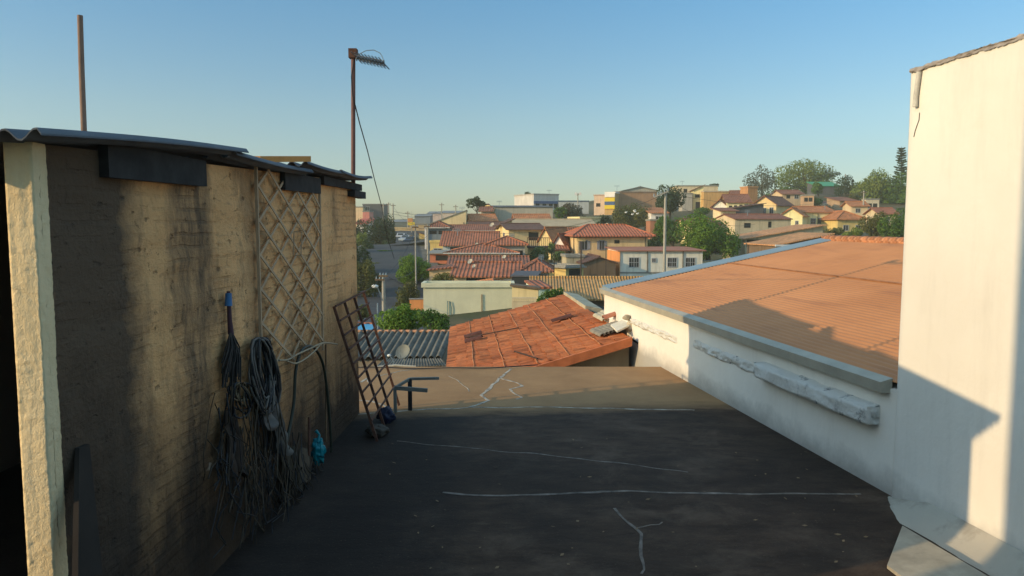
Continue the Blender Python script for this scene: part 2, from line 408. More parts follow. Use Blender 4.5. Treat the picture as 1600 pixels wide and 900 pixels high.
o = MB().hexa([Vector(p) for p in ((-1.98,5.55,.455),(-1.86,5.55,.455),(-1.62,6.05,.50),(-1.74,6.05,.50))],[Vector(p) for p in ((-1.98,5.55,.5),(-1.86,5.55,.5),(-1.62,6.05,.545),(-1.74,6.05,.545))]).build('wood_offcut', plain('orange_wood',(.55,.25,.07),.8,0,.2))
tag(o, 'short orange wooden offcut lying on the edge of the shed roof', 'wood offcut')
# poles on the shed roof
P0 = at(130,193,4.6); P1 = at(125,24,4.6)
o = MB().tube([P0-Vector((0,0,.25)), P0.lerp(P1,.5), P1], [.017,.0165,.016], 8).build('roof_pole', plain('bleached_wood',(.26,.16,.11),.8,0,.25,6))
tag(o, 'thin bare reddish pole standing on the near end of the shed roof', 'pole')
ant = thing('antenna_mast', 'rusty mast with a small grid antenna at the far end of the shed roof', 'antenna', at(552,277,8.35))
a0 = at(552,300,8.35); a1 = at(552,84,8.35)
MB().tube([a0,a1], .024, 9).build('mast', plain('rust_pink_pipe',(.16,.075,.06),.7,0,.3,9), ant)
b0 = at(547,88,8.35); b1 = at(600,99,8.2)
m = MB(); m.tube([b0,b1], .011, 6)
d = (b1-b0).normalized()
for k in range(9):
    c = b0.lerp(b1, .2+.8*k/8); s_ = .15
    m.tube([c+Vector((-.03,-s_,.03)), c+Vector((.03,s_,-.03))], .006, 5)
    m.tube([c+Vector((0,0,.035)), c-Vector((0,0,.035))], .008, 5)
for s_ in (.14,-.14,): m.tube([b0.lerp(b1,.2)+Vector((0,s_,0)), b1+Vector((0,s_,0))], .005, 5)
m.build('antenna_boom', plain('grey_steel',(.07,.08,.09),.5,.3), ant)
m = MB(); m.tube([at(x,y,8.3) for x,y in ((556,92),(562,84),(572,79),(584,78),(594,83),(598,90),(599,98))], .005, 6); m.build('antenna_loop', M_GALV, ant)
MB().box((-.045,-.045,-.05),(.045,.045,.05), Matrix.Translation(a1)).build('clamp', M_RUST, ant)
m = MB(); m.tube([at(x,y,Y) for x,y,Y in ((553,95,8.33),(549,120,8.33),(551,150,8.33),(555,165,8.33),(562,193,8.8),(574,235,10),(585,280,11.5),(597,325,13.5),(600,345,14.5),(606,374,17),(616,404,20))], .007, 5)
m.build('cable', M_BLACK, ant)
# lattice on the wall
M_LAT = plain('lattice_strip', (.44,.31,.19), .8, 0, .15, 6)
lat = thing('lattice_panel', 'diamond lattice panel of thin pale strips fixed to the shed wall', 'lattice', (lx(6.1),6.1,-1.2))
ya, yb = 5.36, 6.95
def zt_(y): return .45+(y-ya)/(yb-ya)*(-.03)
def zb_(y): return -1.12+(y-ya)/(yb-ya)*(-.02)
def LP(y, z, d=.03): return Vector((lx(y)+d, y, z))
m = MB(); sl_ = .56; per = .25
def clipline(c, sgn, d):
    # z = c + sgn*sl_*(y-ya)
    pts = []
    lo, hi = ya, yb
    y1,y2 = None,None
    N=60
    ys=[lo+(hi-lo)*i/N for i in range(N+1)]
    ins=[y for y in ys if zb_(y) <= c+sgn*sl_*(y-ya) <= zt_(y)]
    if len(ins)>2: m.bar(LP(ins[0],c+sgn*sl_*(ins[0]-ya),d), LP(ins[-1],c+sgn*sl_*(ins[-1]-ya),d), .006, .022, up=Vector((0,-sgn*sl_,1)))
c = -3
while c < 3:
    clipline(c, 1, .026); clipline(c+.04, -1, .034); c += per
m.build('lattice', M_LAT, lat)
for y in (ya,yb):
    MB().bar(LP(y,zb_(y)-.05,.03), LP(y,zt_(y),.03), .02, .02).build('stile', M_LAT, lat)
m = MB()
for a,b in (((448,362),(460,362)),((460,362),(459,399)),((459,399),(447,399)),((447,399),(448,362))):
    m.bar(at(*a,6.14)+Vector((.06,0,0)), at(*b,6.14)+Vector((.06,0,0)), .008)
m.build('hook_frame', M_LAT, lat)
# broom
def WP(px, py, d=.04):
    """point on the left wall seen at the pixel"""
    r = ray(px,py)
    k = .14/5.45
    Y = (-1.92-3.05*k+d)/(r.x/r.y-k)
    return Vector((lx(Y)+d, Y, r.z/r.y*Y))
br = thing('hanging_broom', 'dark broom with a blue collar hanging head down on the shed wall', 'broom', WP(358,480))
MB().tube([WP(357,455,.03), WP(359,500,.04), WP(361,522,.045)], [.012,.015,.02], 7).build('handle', plain('purple_handle',(.06,.025,.035),.6), br)
MB().tube([WP(357,458,.05), WP(357,478,.05)], [.02,.024], 8).build('collar', plain('blue_plastic',(.04,.14,.30),.5), br)
m = MB(); c0 = WP(361,520,.05)
for k in range(70):
    a = random.uniform(-1,1); b = random.uniform(-.5,1)
    q = WP(361+a*15, 585+random.uniform(-20,22), .05+.05*b)
    m.tube([c0+Vector((0,a*.02,0)), c0.lerp(q,.5)+Vector((.02*b,a*.03,0)), q], .005, 4, cap=False)
m.build('bristles', plain('dark_bristles',(.035,.03,.026),.9,0,.4,12), br)
# coils of cable
def coil(name, label, cat, cx, top, bot, hw, n, mats, r, group=None):
    th = thing(name, label, cat, WP(cx, top))
    for mi,mat in enumerate(mats):
        m = MB()
        for k in range(n):
            w = hw*random.uniform(.35,1); b = bot+random.uniform(-25,12); off = random.uniform(-6,6); d0 = random.uniform(.03,.10)
            pts = []
            for i in range(17):
                a = 2*pi*i/16
                x = cx+off + w*sin(a) + 4*sin(a*2+k); y = (top+b)/2 - (b-top)/2*cos(a)
                pts.append(WP(x + (y-top)*.09, y, d0+.02*sin(a*3+k)))
            m.tube(pts, r, 5, cap=False)
        m.build('cable_loop', mat, th)
    return th
coil('cable_coil', 'big bundle of dark cables looped over a nail beside the lattice', 'cable coil', 408, 528, 640, 17, 8, [M_BLACK, plain('grey_cable',(.05,.048,.044),.7), plain('pale_cable',(.13,.12,.105),.7)], .008)
coil('wire_coil', 'small tangled coil of wire hanging below the broom', 'wire coil', 376, 598, 645, 15, 5, [plain('brown_wire',(.12,.09,.05),.7), M_BLACK], .006)
M_HOSE = plain('dark_green_hose', (.025,.032,.022), .5, 0, .2)
def smooth(pts, k=6):
    out = []
    n_ = len(pts)
    for i in range(n_-1):
        p0=pts[max(i-1,0)]; p1=pts[i]; p2=pts[i+1]; p3=pts[min(i+2,n_-1)]
        for j in range(k):
            t_=j/k
            out.append(.5*((2*p1)+(-p0+p2)*t_+(2*p0-5*p1+4*p2-p3)*t_*t_+(-p0+3*p1-3*p2+p3)*t_**3))
    out.append(pts[-1]); return out
o = MB().tube(smooth([WP(x,y,.07) for x,y in ((440,720),(450,680),(459,630),(462,580),(470,550),(482,541),(494,547),(505,570),(511,610),(516,670),(518,720),(516,780))]), .013, 8).build('garden_hose', M_HOSE)
tag(o, 'dark green hose arched over a hook on the shed wall', 'hose')
o = MB().tube(smooth([WP(x,y,.09) for x,y in ((436,563),(450,562),(466,553),(484,545),(505,536),(527,538),(505,536),(492,548),(478,560),(462,568),(448,564))]), .008, 6).build('hanging_string', plain('hanging_string',(.36,.28,.18),.8))
tag(o, 'loose cream cord looped from the lattice to a hook', 'cord')
o = MB().tube([WP(509,538,.05), WP(509.5,690,.05)], .009, 7).build('thin_stick', M_WOOD); tag(o, 'long thin stick standing against the shed wall behind the hose', 'stick')
o = MB().tube([WP(483,652,.05), WP(483,712,.07)], .012, 7).build('iron_peg', M_RUST); tag(o, 'short dark iron peg standing left of the teal bag', 'peg')
# hanging cloths
def cloth(label, x0, x1, y0, y1, d, c, seed, name='hanging_cloth', cat='cloth', group='old cloths hanging along the foot of the shed wall'):
    rnd = random.Random(seed); ph = rnd.uniform(0,6)
    def fn(u, v):
        y = y0+(y1-y0)*v
        x = x0+(x1-x0)*(.5+(u-.5)*(.55+.6*sqrt(v)))
        p = WP(x, y + (6*sin(u*9+ph) if v>.6 else 0)*v, .03)
        f = d*(.25+.75*v)*(.5+.5*sin(u*pi*2.6+ph+2*mnoise.noise(Vector((u*2,v*1.5,seed)))))+.05*v*mnoise.noise(Vector((u*4,v*3,seed+5)))
        return p+Vector((abs(f)+.02, 0, .03*mnoise.noise(Vector((u*6,v*2,seed)))))
    mb = MB(); mb.grid(fn, 26, 22)
    t_ = .012
    mb.grid(lambda u,v: fn(u,v)-Vector((t_,0,0)), 26, 22)
    o = mb.build(name, plain('cloth', c, .95, 0, .4, 6)); tag(o, label, cat, group); return o
cloth('dark brown rag hanging under the broom', 338,362,640,740,.10,(.04,.026,.018),1)
cloth('grey rag hanging under the big cable bundle', 402,428,618,668,.07,(.11,.10,.09),2)
cloth('long pale grey rag hanging below the big cable bundle', 418,440,655,705,.07,(.12,.11,.095),3)
cloth('olive brown rag bunched at the foot of the hose', 436,462,696,800,.08,(.06,.048,.032),4)
cloth('dusty tan rag hanging left of the teal bag', 462,482,700,770,.06,(.10,.075,.05),5)
cloth('pale grey rag hanging under the teal bag', 486,512,722,770,.07,(.13,.125,.115),6)
def tangle(label, x0, x1, y0, y1, n, mats, seed, name='dry_vine', cat='dry vine', group='dry stems and cables trailing down the shed wall'):
    rnd = random.Random(seed); th = thing(name, label, cat, WP((x0+x1)/2, y0, .03), 0, group)
    for mi,mat in enumerate(mats):
        m = MB()
        for k in range(n):
            x = rnd.uniform(x0,x1); ya_ = y0+rnd.uniform(0,.45)*(y1-y0)*rnd.random(); yb_ = y1-rnd.uniform(0,.4)*(y1-y0)
            d = rnd.uniform(.02,.12); ph = rnd.uniform(0,9); am = rnd.uniform(4,20); lean = rnd.uniform(-26,26)
            pts = []
            for i in range(11):
                f = i/10; y = ya_+(yb_-ya_)*f+7*sin(f*7+ph)
                pts.append(WP(x+lean*f+am*sin(f*rnd.uniform(2.5,5)+ph)*f, y, d+.04*sin(f*6+ph)+.05*f))
            m.tube(pts, rnd.uniform(.002,.006), 5, cap=False)
            if rnd.random() < .5:
                q = WP(x+lean*.5, ya_+(yb_-ya_)*.5, d+.05)
                m.tube([q, q+Vector((rnd.uniform(.0,.06),rnd.uniform(-.12,.12),-.08)), q+Vector((rnd.uniform(.0,.08),rnd.uniform(-.2,.2),-.28))], .004, 4, cap=False)
        m.build('stem' if mi else 'dark_cable', mat, th)
M_V1 = plain('dry_stem',(.045,.032,.02),.95,0,.5,9); M_V2 = plain('pale_dry_stem',(.085,.062,.04),.95,0,.4,9)
tangle('tangle of dark cables and dry stems hanging under the broom', 335,375,590,800, 6, [M_BLACK, M_V1], 21)
tangle('long trailing cables and stems below the small wire coil', 365,405,640,870, 7, [M_BLACK, M_V1, M_V2], 22)
tangle('thick mass of dark cables below the big cable bundle', 395,440,600,860, 8, [M_BLACK, M_V1, M_V2], 23)
tangle('dark trailing stems between the hose legs', 430,472,680,830, 7, [M_BLACK, M_V1], 24)
tangle('short dry stems trailing around the teal bag', 470,515,710,790, 9, [M_BLACK, M_V1], 25)
# teal bag
c = WP(497,706,.10)
def bagf(u, v):
    a = 2*pi*u; b = pi*(v-.5)
    p = Vector((cos(b)*cos(a)*.7, cos(b)*sin(a)*.95*(1-.35*v), sin(b)*1.5))*.085
    return c+p*(1+.45*mnoise.noise(p*22+Vector((4,0,0)))-.5*abs(mnoise.noise(Vector((p.x*45,p.y*45,p.z*16))))+.15*mnoise.noise(p*90))
m = MB(); m.grid(bagf, 44, 30); m.tube([c+Vector((0,0,.09)), c+Vector((.01,.02,.15)), c+Vector((-.02,.01,.19))], [.02,.010,.016], 8)
o = m.build('plastic_bag', plain('teal_plastic',(.0,.20,.24),.35,0,.3,8)); tag(o, 'crumpled teal plastic bag hanging beside the hose', 'bag')
# leaning plank near the wall foot
p0 = WP(122,905,.22); p1 = WP(124,700,.02); p2 = WP(150,905,.22); p3=WP(128,700,.02)
o = MB().hexa([p0,p0+Vector((-.025,0,0)),p2+Vector((-.025,.05,0)),p2+Vector((0,.05,0))],[p1,p1+Vector((-.02,0,0)),p3+Vector((-.02,.06,0)),p3+Vector((0,.06,0))]).build('leaning_plank', plain('black_plank',(.025,.018,.013),.9)); tag(o, 'narrow dark plank leaning on the near end of the shed wall', 'plank')
# rusty grille
gr = thing('rusty_grille', 'rusty steel grille of thin bars leaning on the far end of the shed', 'grille', (-1.38,8.0,FLOOR))
def GP(y, s): return Vector((-1.36-.40*s, y, FLOOR+.02+1.37*s))
for y in (7.32,7.78,8.26,8.8): MB().bar(GP(y,0), GP(y-.03,1), .026, .026).build('rail', M_RUST, gr)
for k in range(9):
    s_ = 1-k*.105
    MB().bar(GP(7.3,s_)+Vector((.015,0,0)), GP(8.82,s_+.01)+Vector((.015,0,0)), .014, .018).build('crossbar', M_RUST, gr)
# clutter at its foot
c = onz(604,660,FLOOR+.08)
def junk(name, label, cat, px, py, r, scl, mat, jit=.5):
    c = onz(px,py,FLOOR); c.z += r*scl[2]*.8
    def fn(u, v):
        a = 2*pi*u; b = pi*(v-.5)
        p = Vector((cos(b)*cos(a)*scl[0], cos(b)*sin(a)*scl[1], sin(b)*scl[2]))*r
        k_ = 1+jit*.7*mnoise.noise(p*(1.6/r)+c) - jit*.55*abs(mnoise.noise(p*(3.2/r)+c)) + .12*mnoise.noise(p*(8/r))
        return c+p*k_
    o = MB().grid(fn, 48, 30).build(name, mat); tag(o, label, cat)
junk('plastic_sack', 'crumpled dark blue plastic sack at the foot of the rusty grille', 'sack', 604, 660, .11, (.9,.8,.9), plain('dark_blue_plastic',(0.01, 0.015, 0.04),.5))
junk('rubble_sack', 'dusty grey sack slumped under the rusty grille', 'sack', 590, 680, .13, (.9,1.1,.5), plain('grey_sack',(.07,.058,.045),.9))
# metal bench frame
fr = thing('steel_frame', 'small grey steel angle frame standing on the flat roof', 'frame', onz(630,644,FLOOR))
M_ANG = plain('grey_angle_steel', (.2,.2,.17), .6, .1, .2, 9)
A0 = onz(618,645,FLOOR); B0 = onz(642,642,FLOOR)
A1 = at(617,606,A0.y); B1 = at(642,592,B0.y+.5)
B0 = onz(641,641,FLOOR); B1 = Vector((B0.x, B0.y, at(641,592,B0.y).z))
MB().bar(A0,A1,.035).build('post', M_ANG, fr); MB().bar(B0,B1,.045).build('post', M_BLACK, fr)
MB().bar(A1,B1,.03).build('crossbar', M_ANG, fr)
MB().bar(A1,at(668,610,A0.y-.02),.03,.045).build('arm', M_ANG, fr); MB().bar(B1,at(686,591,B0.y),.03,.03).build('arm', M_ANG, fr)
# cables along the far edge of the slab
o = MB().tube(smooth([onz(x,y,FLOOR)+Vector((0,0,.02+.012*(i%2))) for i,(x,y) in enumerate(((556,576),(600,577),(650,578),(700,578),(760,577),(800,576),(840,572)))]), .009, 6).build('edge_cable', M_BLACK); tag(o, 'black cable running along the far edge of the flat roof', 'cable')
rl = random.Random(8); m = MB()
for k_ in range(60):
    c = onz(rl.uniform(600,1380), rl.uniform(660,895), FLOOR+.012); a_ = rl.uniform(0,6.3); L_ = rl.uniform(.008,.026); d_ = Vector((cos(a_),sin(a_),.1))*L_; e_ = Vector((-sin(a_),cos(a_),.25))*L_*.5
    m.add([c-d_,c-e_,c+d_,c+e_],[(0,1,2,3)])
o = m.build('leaf_litter', plain('dry_leaves',(.20,.13,.07),.9,0,.5,3)); o['kind'] = 'stuff'
# ---- right-hand house
t = NT('white_wall_paint'); n = t.noise(t.ob, .8, 7, .6); n2 = t.noise(t.mapp(t.ob,(1.5,1.5,.25)), 2, 7, .7)
o = t.sep(t.ob)
base = t.mix(t.ramp(n, [(.35,0),(.7,1)]), (.71,.66,.575), (.78,.73,.64))
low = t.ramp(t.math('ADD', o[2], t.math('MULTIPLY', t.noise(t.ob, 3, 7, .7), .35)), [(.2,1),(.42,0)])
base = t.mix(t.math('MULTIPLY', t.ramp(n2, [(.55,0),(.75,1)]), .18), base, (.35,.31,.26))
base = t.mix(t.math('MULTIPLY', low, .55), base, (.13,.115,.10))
t.col(base); t.bump(t.noise(t.ob, 7, 6, .65), .22, .03); t.rough(.8); M_WW = t.m
t = NT('flaking_white_render'); n = t.noise(t.ob, 6, 8, .75); n2 = t.noise(t.ob, 2, 4)
t.col(t.mix(t.math('MULTIPLY', t.ramp(n, [(.56,0),(.64,1)]), t.ramp(n2, [(.42,0),(.6,1)])), (.70,.67,.6), (.12,.12,.12))); t.bump(n, 1.0, .06); M_FLAKE = t.m
rh = thing('white_walled_house', 'low white walled house with orange metal roof right of the flat roof', 'house', (rx(8),8,FLOOR))
TOP = -1.33
def RW(Y, z, d=0): return Vector((rx(Y)-d, Y, z))
YN, YF = 5.0, 14.63
m = MB(); n_ = Vector((.99,.1412,0))
a, b = RW(YN,0), RW(YF,0)
m.hexa([Vector((p.x,p.y,GROUND-1)) for p in (a, a+n_*5, b+n_*9, b)], [Vector((p.x,p.y,TOP if i in (0,3) else TOP+.55)) for i,p in enumerate((a,a+n_*5,b+n_*9,b))])
m.build('wall', M_WW, rh)
# roof: corrugations parallel to the gutter
k = .2; dirw = Vector((.1412,-.99,0)).normalized()
G0 = RW(YF, TOP+.06)
RL = 4.72
def roofp(s_, l, dz=0): return G0 + n_*s_ + dirw*l + Vector((0,0,k*s_+dz))
per = .076; ns = int(RL/per*6)
t = NT('orange_metal_roof'); n = t.noise(t.ob, .7, 6, .6); n2 = t.noise(t.mapp(t.uv,(.55,3.2,1)), 1.0, 3, .5)
base = t.mix(t.ramp(n, [(.3,0),(.7,1)]), (.39,.165,.062), (.49,.22,.088))
base = t.mix(t.math('MULTIPLY', t.ramp(n2, [(.56,0),(.74,1)]), .55), base, (.17,.07,.04))
t.col(base); t.rough(.6); M_OMETAL = t.m
m = MB()
m.sheet(lambda u,v: roofp(.01+u*(RL-.01), v*9.6, .011*sin(2*pi*u*RL/per)*(1.0) + .006*mnoise.noise(Vector((u*5,v*9,0)))), ns, 24, .004)
m.build('roof_sheet', M_OMETAL, rh)
for s_ in (2.45,):
    MB().bar(roofp(s_,.1,.012),roofp(s_,9.5,.012),.035,.016,up=Vector((0,0,1))).build('sheet_seam', plain('seam_metal',(.27,.12,.055),.7,0,.3,5), rh)  # sheet overlap in a darker orange
m = MB(); g0 = RW(YF+.05,TOP); g1 = RW(5.92,TOP)
for off,zz,w,h in ((-.03,-.005,.10,.075),):
    m.hexa([g0+Vector((off-.05,0,-.035)), g0+Vector((off+.04,0.01,-.035)), g1+Vector((off+.04,.01,-.035)), g1+Vector((off-.05,0,-.035))], [g0+Vector((off-.06,0,.055)), g0+Vector((off+.045,0.01,.085)), g1+Vector((off+.045,.01,.085)), g1+Vector((off-.06,0,.055))])
m.build('gutter', plain('gutter_metal',(.36,.33,.26),.6,.1,.15,3), rh)
m = MB()
v0 = roofp(-.08,-.06,.02)
m.hexa([roofp(0,-.16,-.08), roofp(RL,-.16,-.08), roofp(RL,.26,0.012), roofp(0,.26,.012)], [roofp(0,-.16,.05), roofp(RL,-.16,.05), roofp(RL,.24,.03), roofp(0,.24,.03)])
m.build('verge_flashing', plain('blue_grey_flashing',(.23,.29,.31),.5,.1,.1,2), rh)
m = MB()
for i in range(27):
    l = -.1+i*.36; c = roofp(RL, l, .0)
    ra = .085
    m.tube([c-dirw*.02+Vector((0,0,.0)), c+dirw*.38+Vector((0,0,.02))], [ra*1.12,ra*.95], 9)
m.build('ridge_tiles', tile((.50,.20,.09)), rh)
m = MB(); m.hexa([roofp(RL+.02,-.1,-.05),roofp(RL+4.5,-.1,-1.85),roofp(RL+4.5,9.6,-1.85),roofp(RL+.02,9.6,-.05)],[roofp(RL+.02,-.1,.0),roofp(RL+4.5,-.1,-1.8),roofp(RL+4.5,9.6,-1.8),roofp(RL+.02,9.6,.0)]); m.build('far_roof_sheet', M_OMETAL, rh)
# broken concrete ledge and the scar where it fell away
def ledge(Y0, Y1, z0, z1, d, rough):
    def fn(u, v):
        Y = Y0+(Y1-Y0)*v
        a = u*4
        if a < 1: q = (0.0-.02, z0+(z1-z0)*0) ; x, zz = -.01+(d+.01)*a, z0
        elif a < 2: x, zz = d, z0+(z1-z0)*(a-1)
        elif a < 3: x, zz = d-(d)*(a-2), z1+.03*(a-2)
        else: x, zz = -.01, z1+.03
        r = rough*(mnoise.noise(Vector((x*14,Y*4,zz*12)))+.6*mnoise.noise(Vector((x*30,Y*13,zz*30))))
        e = min(1, min(v,1-v)*40)
        return RW(Y, zz+r, x*(.82+.18*e)+r)
    return MB().grid(fn, 20, 120)
m = ledge(6.05, 8.05, -1.66, -1.53, .13, .012)
for Y,s_ in ((6.05,-1),(8.05,1)):
    def cap(u,v,Y=Y,s_=s_): return RW(Y+s_*.06*mnoise.noise(Vector((u*3,v*3,Y)))*(1-abs(2*u-1))*(1-abs(2*v-1))*2, -1.66+.15*v, -.01+.12*u)
    m.grid(cap, 8, 8)
m.build('ledge', M_FLAKE, rh)
for Y0,Y1,z0,z1 in ((8.2,10.1,-1.70,-1.56),(10.6,13.2,-1.74,-1.62)):
    def scar(u,v):
        Y = Y0+(Y1-Y0)*u; zz = z0+(z1-z0)*v
        e = min(1,4*v,4*(1-v))*min(1,8*u,8*(1-u))
        return RW(Y, zz+.02*mnoise.noise(Vector((Y*3,v,0))), -.004+e*(.03+.035*mnoise.noise(Vector((Y*6,zz*14,0)))+.02*mnoise.noise(Vector((Y*17,zz*30,2)))))
    MB().grid(scar, 120, 14).build('broken_ledge', M_FLAKE, rh)
# tall white wall
tw = thing('tall_white_wall', 'tall cream white wall with rough concrete top on the far right', 'wall', (3.05,5.85,FLOOR))
def TX(Y): return 3.04+.1426*(5.85-Y)
ZT = 1.16
def tall(u, v):
    # cross-section: back, rounded corner, long face
    z_ = GROUND-1 + v*(ZT-GROUND+1) + .0
    L = 5.0; r = .07
    s_ = u*(L+.6)
    if s_ < .5: p = Vector((TX(5.85)+.58-s_, 5.85+.0, 0))
    elif s_ < .6:
        a = (s_-.5)/.1*pi/2
        p = Vector((TX(5.85)+.08-r*sin(a), 5.85-r+r*cos(a), 0))
    else:
        Y = 5.78-(s_-.6); p = Vector((TX(Y)+.0, Y, 0))
    w = .008*mnoise.noise(Vector((p.x,p.y*1.2,z_*1.2)))
    sh = 0
    if v > .93: sh = (v-.93)/.07*.0
    p.x += w+sh; p.z = z_ + (.012*mnoise.noise(Vector((p.x*9,p.y*9,3))) if v==1 else 0)
    return p
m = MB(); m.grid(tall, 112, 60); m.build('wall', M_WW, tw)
m = MB()
def cope(u, v):
    Y = 5.79-u*5.2; a = v*3
    n1 = .014*mnoise.noise(Vector((Y*5,a,1)))+.014*mnoise.noise(Vector((Y*16,a*3,1)))+.012*mnoise.noise(Vector((Y*43,a*5,1)))
    if a < 1: x, z_ = -.012, ZT-.012+.03*a
    elif a < 2: x, z_ = -.012+.24*(a-1), ZT+.018
    else: x, z_ = .228, ZT+.018-.04*(a-2)
    return Vector((TX(Y)+x+n1*.5, Y, z_+n1))
m.grid(cope, 320, 12); m.grid(lambda u,v: cope(0,v).lerp(Vector((TX(5.79)+.1,5.81,ZT)),u), 1, 12)
m.build('coping', plain('rough_mortar',(.30,.26,.23),.95,0,.35,14), tw)
m = MB()
def TP(px,py,d=.0):
    r = ray(px,py); Y = (3.04+.1426*5.85-d)/(r.x/r.y+.1426)
    return Vector((TX(Y)-d, Y, r.z/r.y*Y))
m.tube([TP(1436,112,.02), TP(1434,128,.02), TP(1431,150,.02), TP(1430,167,.02)], [.020,.018,.018,.02], 8); m.build('conduit_stub', plain('dirty_white_pipe',(.5,.47,.41),.7,0,.3,12), tw)
m = MB()
for a,b in zip(((1437,176),(1436,188),(1433,196),(1430,205)),((1436,188),(1433,196),(1430,205),(1428,214))): m.bar(TP(*a,.0),TP(*b,.0),.006,.004)
m.build('crack', M_BLACK, tw)
def skirt(u, v):
    Y = 5.83-2.6*v; a = u
    d = .27*min(1,.03+v*5)**.8*(1-a); z_ = FLOOR-.004+.14*a**1.6*min(1,.1+v*5)
    return Vector((TX(Y)-d+.015*mnoise.noise(Vector((Y*3,a,0)))*(1-a), Y, z_+.006*mnoise.noise(Vector((Y*7,a*5,2)))))
m = MB(); m.grid(skirt, 10, 40); m.add([skirt(0,0),skirt(.5,0),skirt(1,0),Vector((TX(5.83)+.02,5.83,FLOOR-.01))],[(0,1,2,3)]); m.build('skirting', plaster((.40,.36,.29),.7), tw)
bd = [onz(1410,822,FLOOR+.06), onz(1545,902,FLOOR+.06), onz(1440,925,FLOOR+.02), onz(1386,884,FLOOR+.02)]
nrm = Vector((0,0,1))
o = MB().hexa([p-nrm*.018 for p in bd], [p+nrm*.004 for p in bd]).build('flat_board', plain('cream_board',(.33,.29,.22),.85,0,.3,4)); tag(o, 'wide cream board lying on the flat roof along the foot of the tall white wall', 'board')
# unseen house behind the viewpoint; its thin wall is added to shade the tall wall
vh = thing('unseen_shade_house', 'unseen house with a thin wall added behind the viewpoint to shade the tall white wall', 'house', (-6,-3,GROUND))
MB().box((-5.5,-3,GROUND-1),(-5.2,1.25,4.2)).build('wall', plaster((.5,.42,.3)), vh)
MB().box((-5.2,-7,GROUND-1),(8,-1.6,-.4)).build('wall', plaster((.35,.3,.24)), vh)
# ---- orange tile roof beyond the slab
ot = thing('orange_tiled_roof', 'sagging orange clay tile roof just beyond the flat roof', 'roof', (.5,14,-2.8))
C_ = at(884,461,20.1); D_ = at(987,531,12.45); B_ = at(704,514,19.9); A_ = at(695,615,12.25)
nco, nro = 54, 14
def otp(u, v):   # u along the ridge (far to near), v from eave to ridge
    lo = B_.lerp(A_, u); hi = C_.lerp(D_, u)
    p = lo.lerp(hi, v)
    p.z += .035*mnoise.noise(Vector((u*4,v*3,4)))+.02*mnoise.noise(Vector((u*9,v*8,4)))
    return p
up = ((A_-B_).cross(C_-B_)).normalized()
if up.z < 0: up = -up
t = NT('orange_clay'); nn = t.noise(t.ob, 1.3, 7, .7); n2 = t.noise(t.mapp(t.ob,(1,1,1)), 7, 6, .7)
base = t.mix(t.ramp(nn, [(.3,0),(.7,1)]), (.40,.105,.036), (.50,.17,.06)); base = t.mix(t.math('MULTIPLY', t.ramp(n2, [(.48,0),(.68,1)]), .6), base, (.13,.055,.03))
at_ = t.n.new('ShaderNodeAttribute'); at_.attribute_name = 'tint'
base = t.mix(1.0, base, at_.outputs['Color'], 'MULTIPLY')
t.col(base); t.bump(n2, .3, .02); M_OCLAY = t.m
m = MB(); m.tint = []
m.sheet(lambda u,v: otp(u,v)-up*.0, 40, 16, .02); m.tint = [.35]*len(m.f)
rt = random.Random(3)
for r_ in range(nro):
    for c_ in range(nco):
        u0 = (c_+.5+rt.uniform(-.06,.06))/nco; v0 = r_/nro-.012+rt.uniform(-.008,.008); v1 = v0+1.22/nro
        p0 = otp(u0, max(0,v0)); p1 = otp(u0, min(1.0,v1)); dd_ = p1-p0
        if dd_.length < .05: continue
        aa_ = dd_.normalized().cross(up).normalized(); rr0 = .062; rr1 = .051; h0 = .028+rt.uniform(-.006,.012); h1 = .006
        def tf(u, v, k_=0.): 
            an = pi*u; rr = rr0+(rr1-rr0)*v - k_
            return p0.lerp(p1, v)+up*(h0+(h1-h0)*v) + aa_*(rr*cos(an)) + up*(rr*sin(an)*.62)
        n0 = len(m.f); m.grid(tf, 7, 1); m.grid(lambda u,w: tf(u,0,w*.02), 7, 1)
        tv = rt.choice((.62,.78,.85,.9,.92,.96,1.0,1.03,1.08))*(.8+.45*(.5+.5*mnoise.noise(p0*1.1))); 
        m.tint += [tv]*(len(m.f)-n0)
m.build('roof_tiles', M_OCLAY, ot)
for v in [i/6 for i in range(1,6)]:
    mb = MB(); pts = [otp(u/60,v+.004*mnoise.noise(Vector((u*.15,v*9,7))))+up*(.058+.01*mnoise.noise(Vector((u*.4,v,1)))) for u in range(0,61)]
    mb.tube(pts, [.010+.008*mnoise.noise(Vector((i*.3,v*7,2))) for i in range(61)], 6); mb.build('mortar_seam', plain('orange_mortar',(.44,.18,.075),.9,0,.4,6), ot)
m = MB()
e0, e1 = A_.lerp(D_, .28), D_
m.hexa([e0+Vector((0,-.05,-.14)), D_+Vector((.0,-.05,-.10)), D_+Vector((.0,.03,-.10)), e0+Vector((0,.03,-.14))],[e0+Vector((0,-.06,.02)), D_+Vector((0,-.06,.05)), D_+Vector((0,.05,.05)), e0+Vector((0,.05,.02))])
m.build('verge_edge', plain('orange_edge',(.48,.15,.06),.85,0,.25,5), ot)
m = MB(); m.hexa([A_+Vector((.15,.25,-4)),Vector((D_.x,D_.y+.25,GROUND-1)),Vector((C_.x,C_.y-.2,GROUND-1)),Vector((B_.x+.15,B_.y-.2,GROUND-1))],[A_+Vector((.15,.25,-.1)),D_+Vector((0,.25,-.12)),C_+Vector((0,-.2,-.12)),B_+Vector((.15,-.2,-.1))]); m.build('wall', plaster((.30,.24,.16)), ot)
m = MB(); q0 = C_; q1 = C_.lerp(D_,.45)
dd = (q1-q0).normalized(); aa = Vector((dd.y,-dd.x,0))*-1
if aa.x < 0: aa = -aa
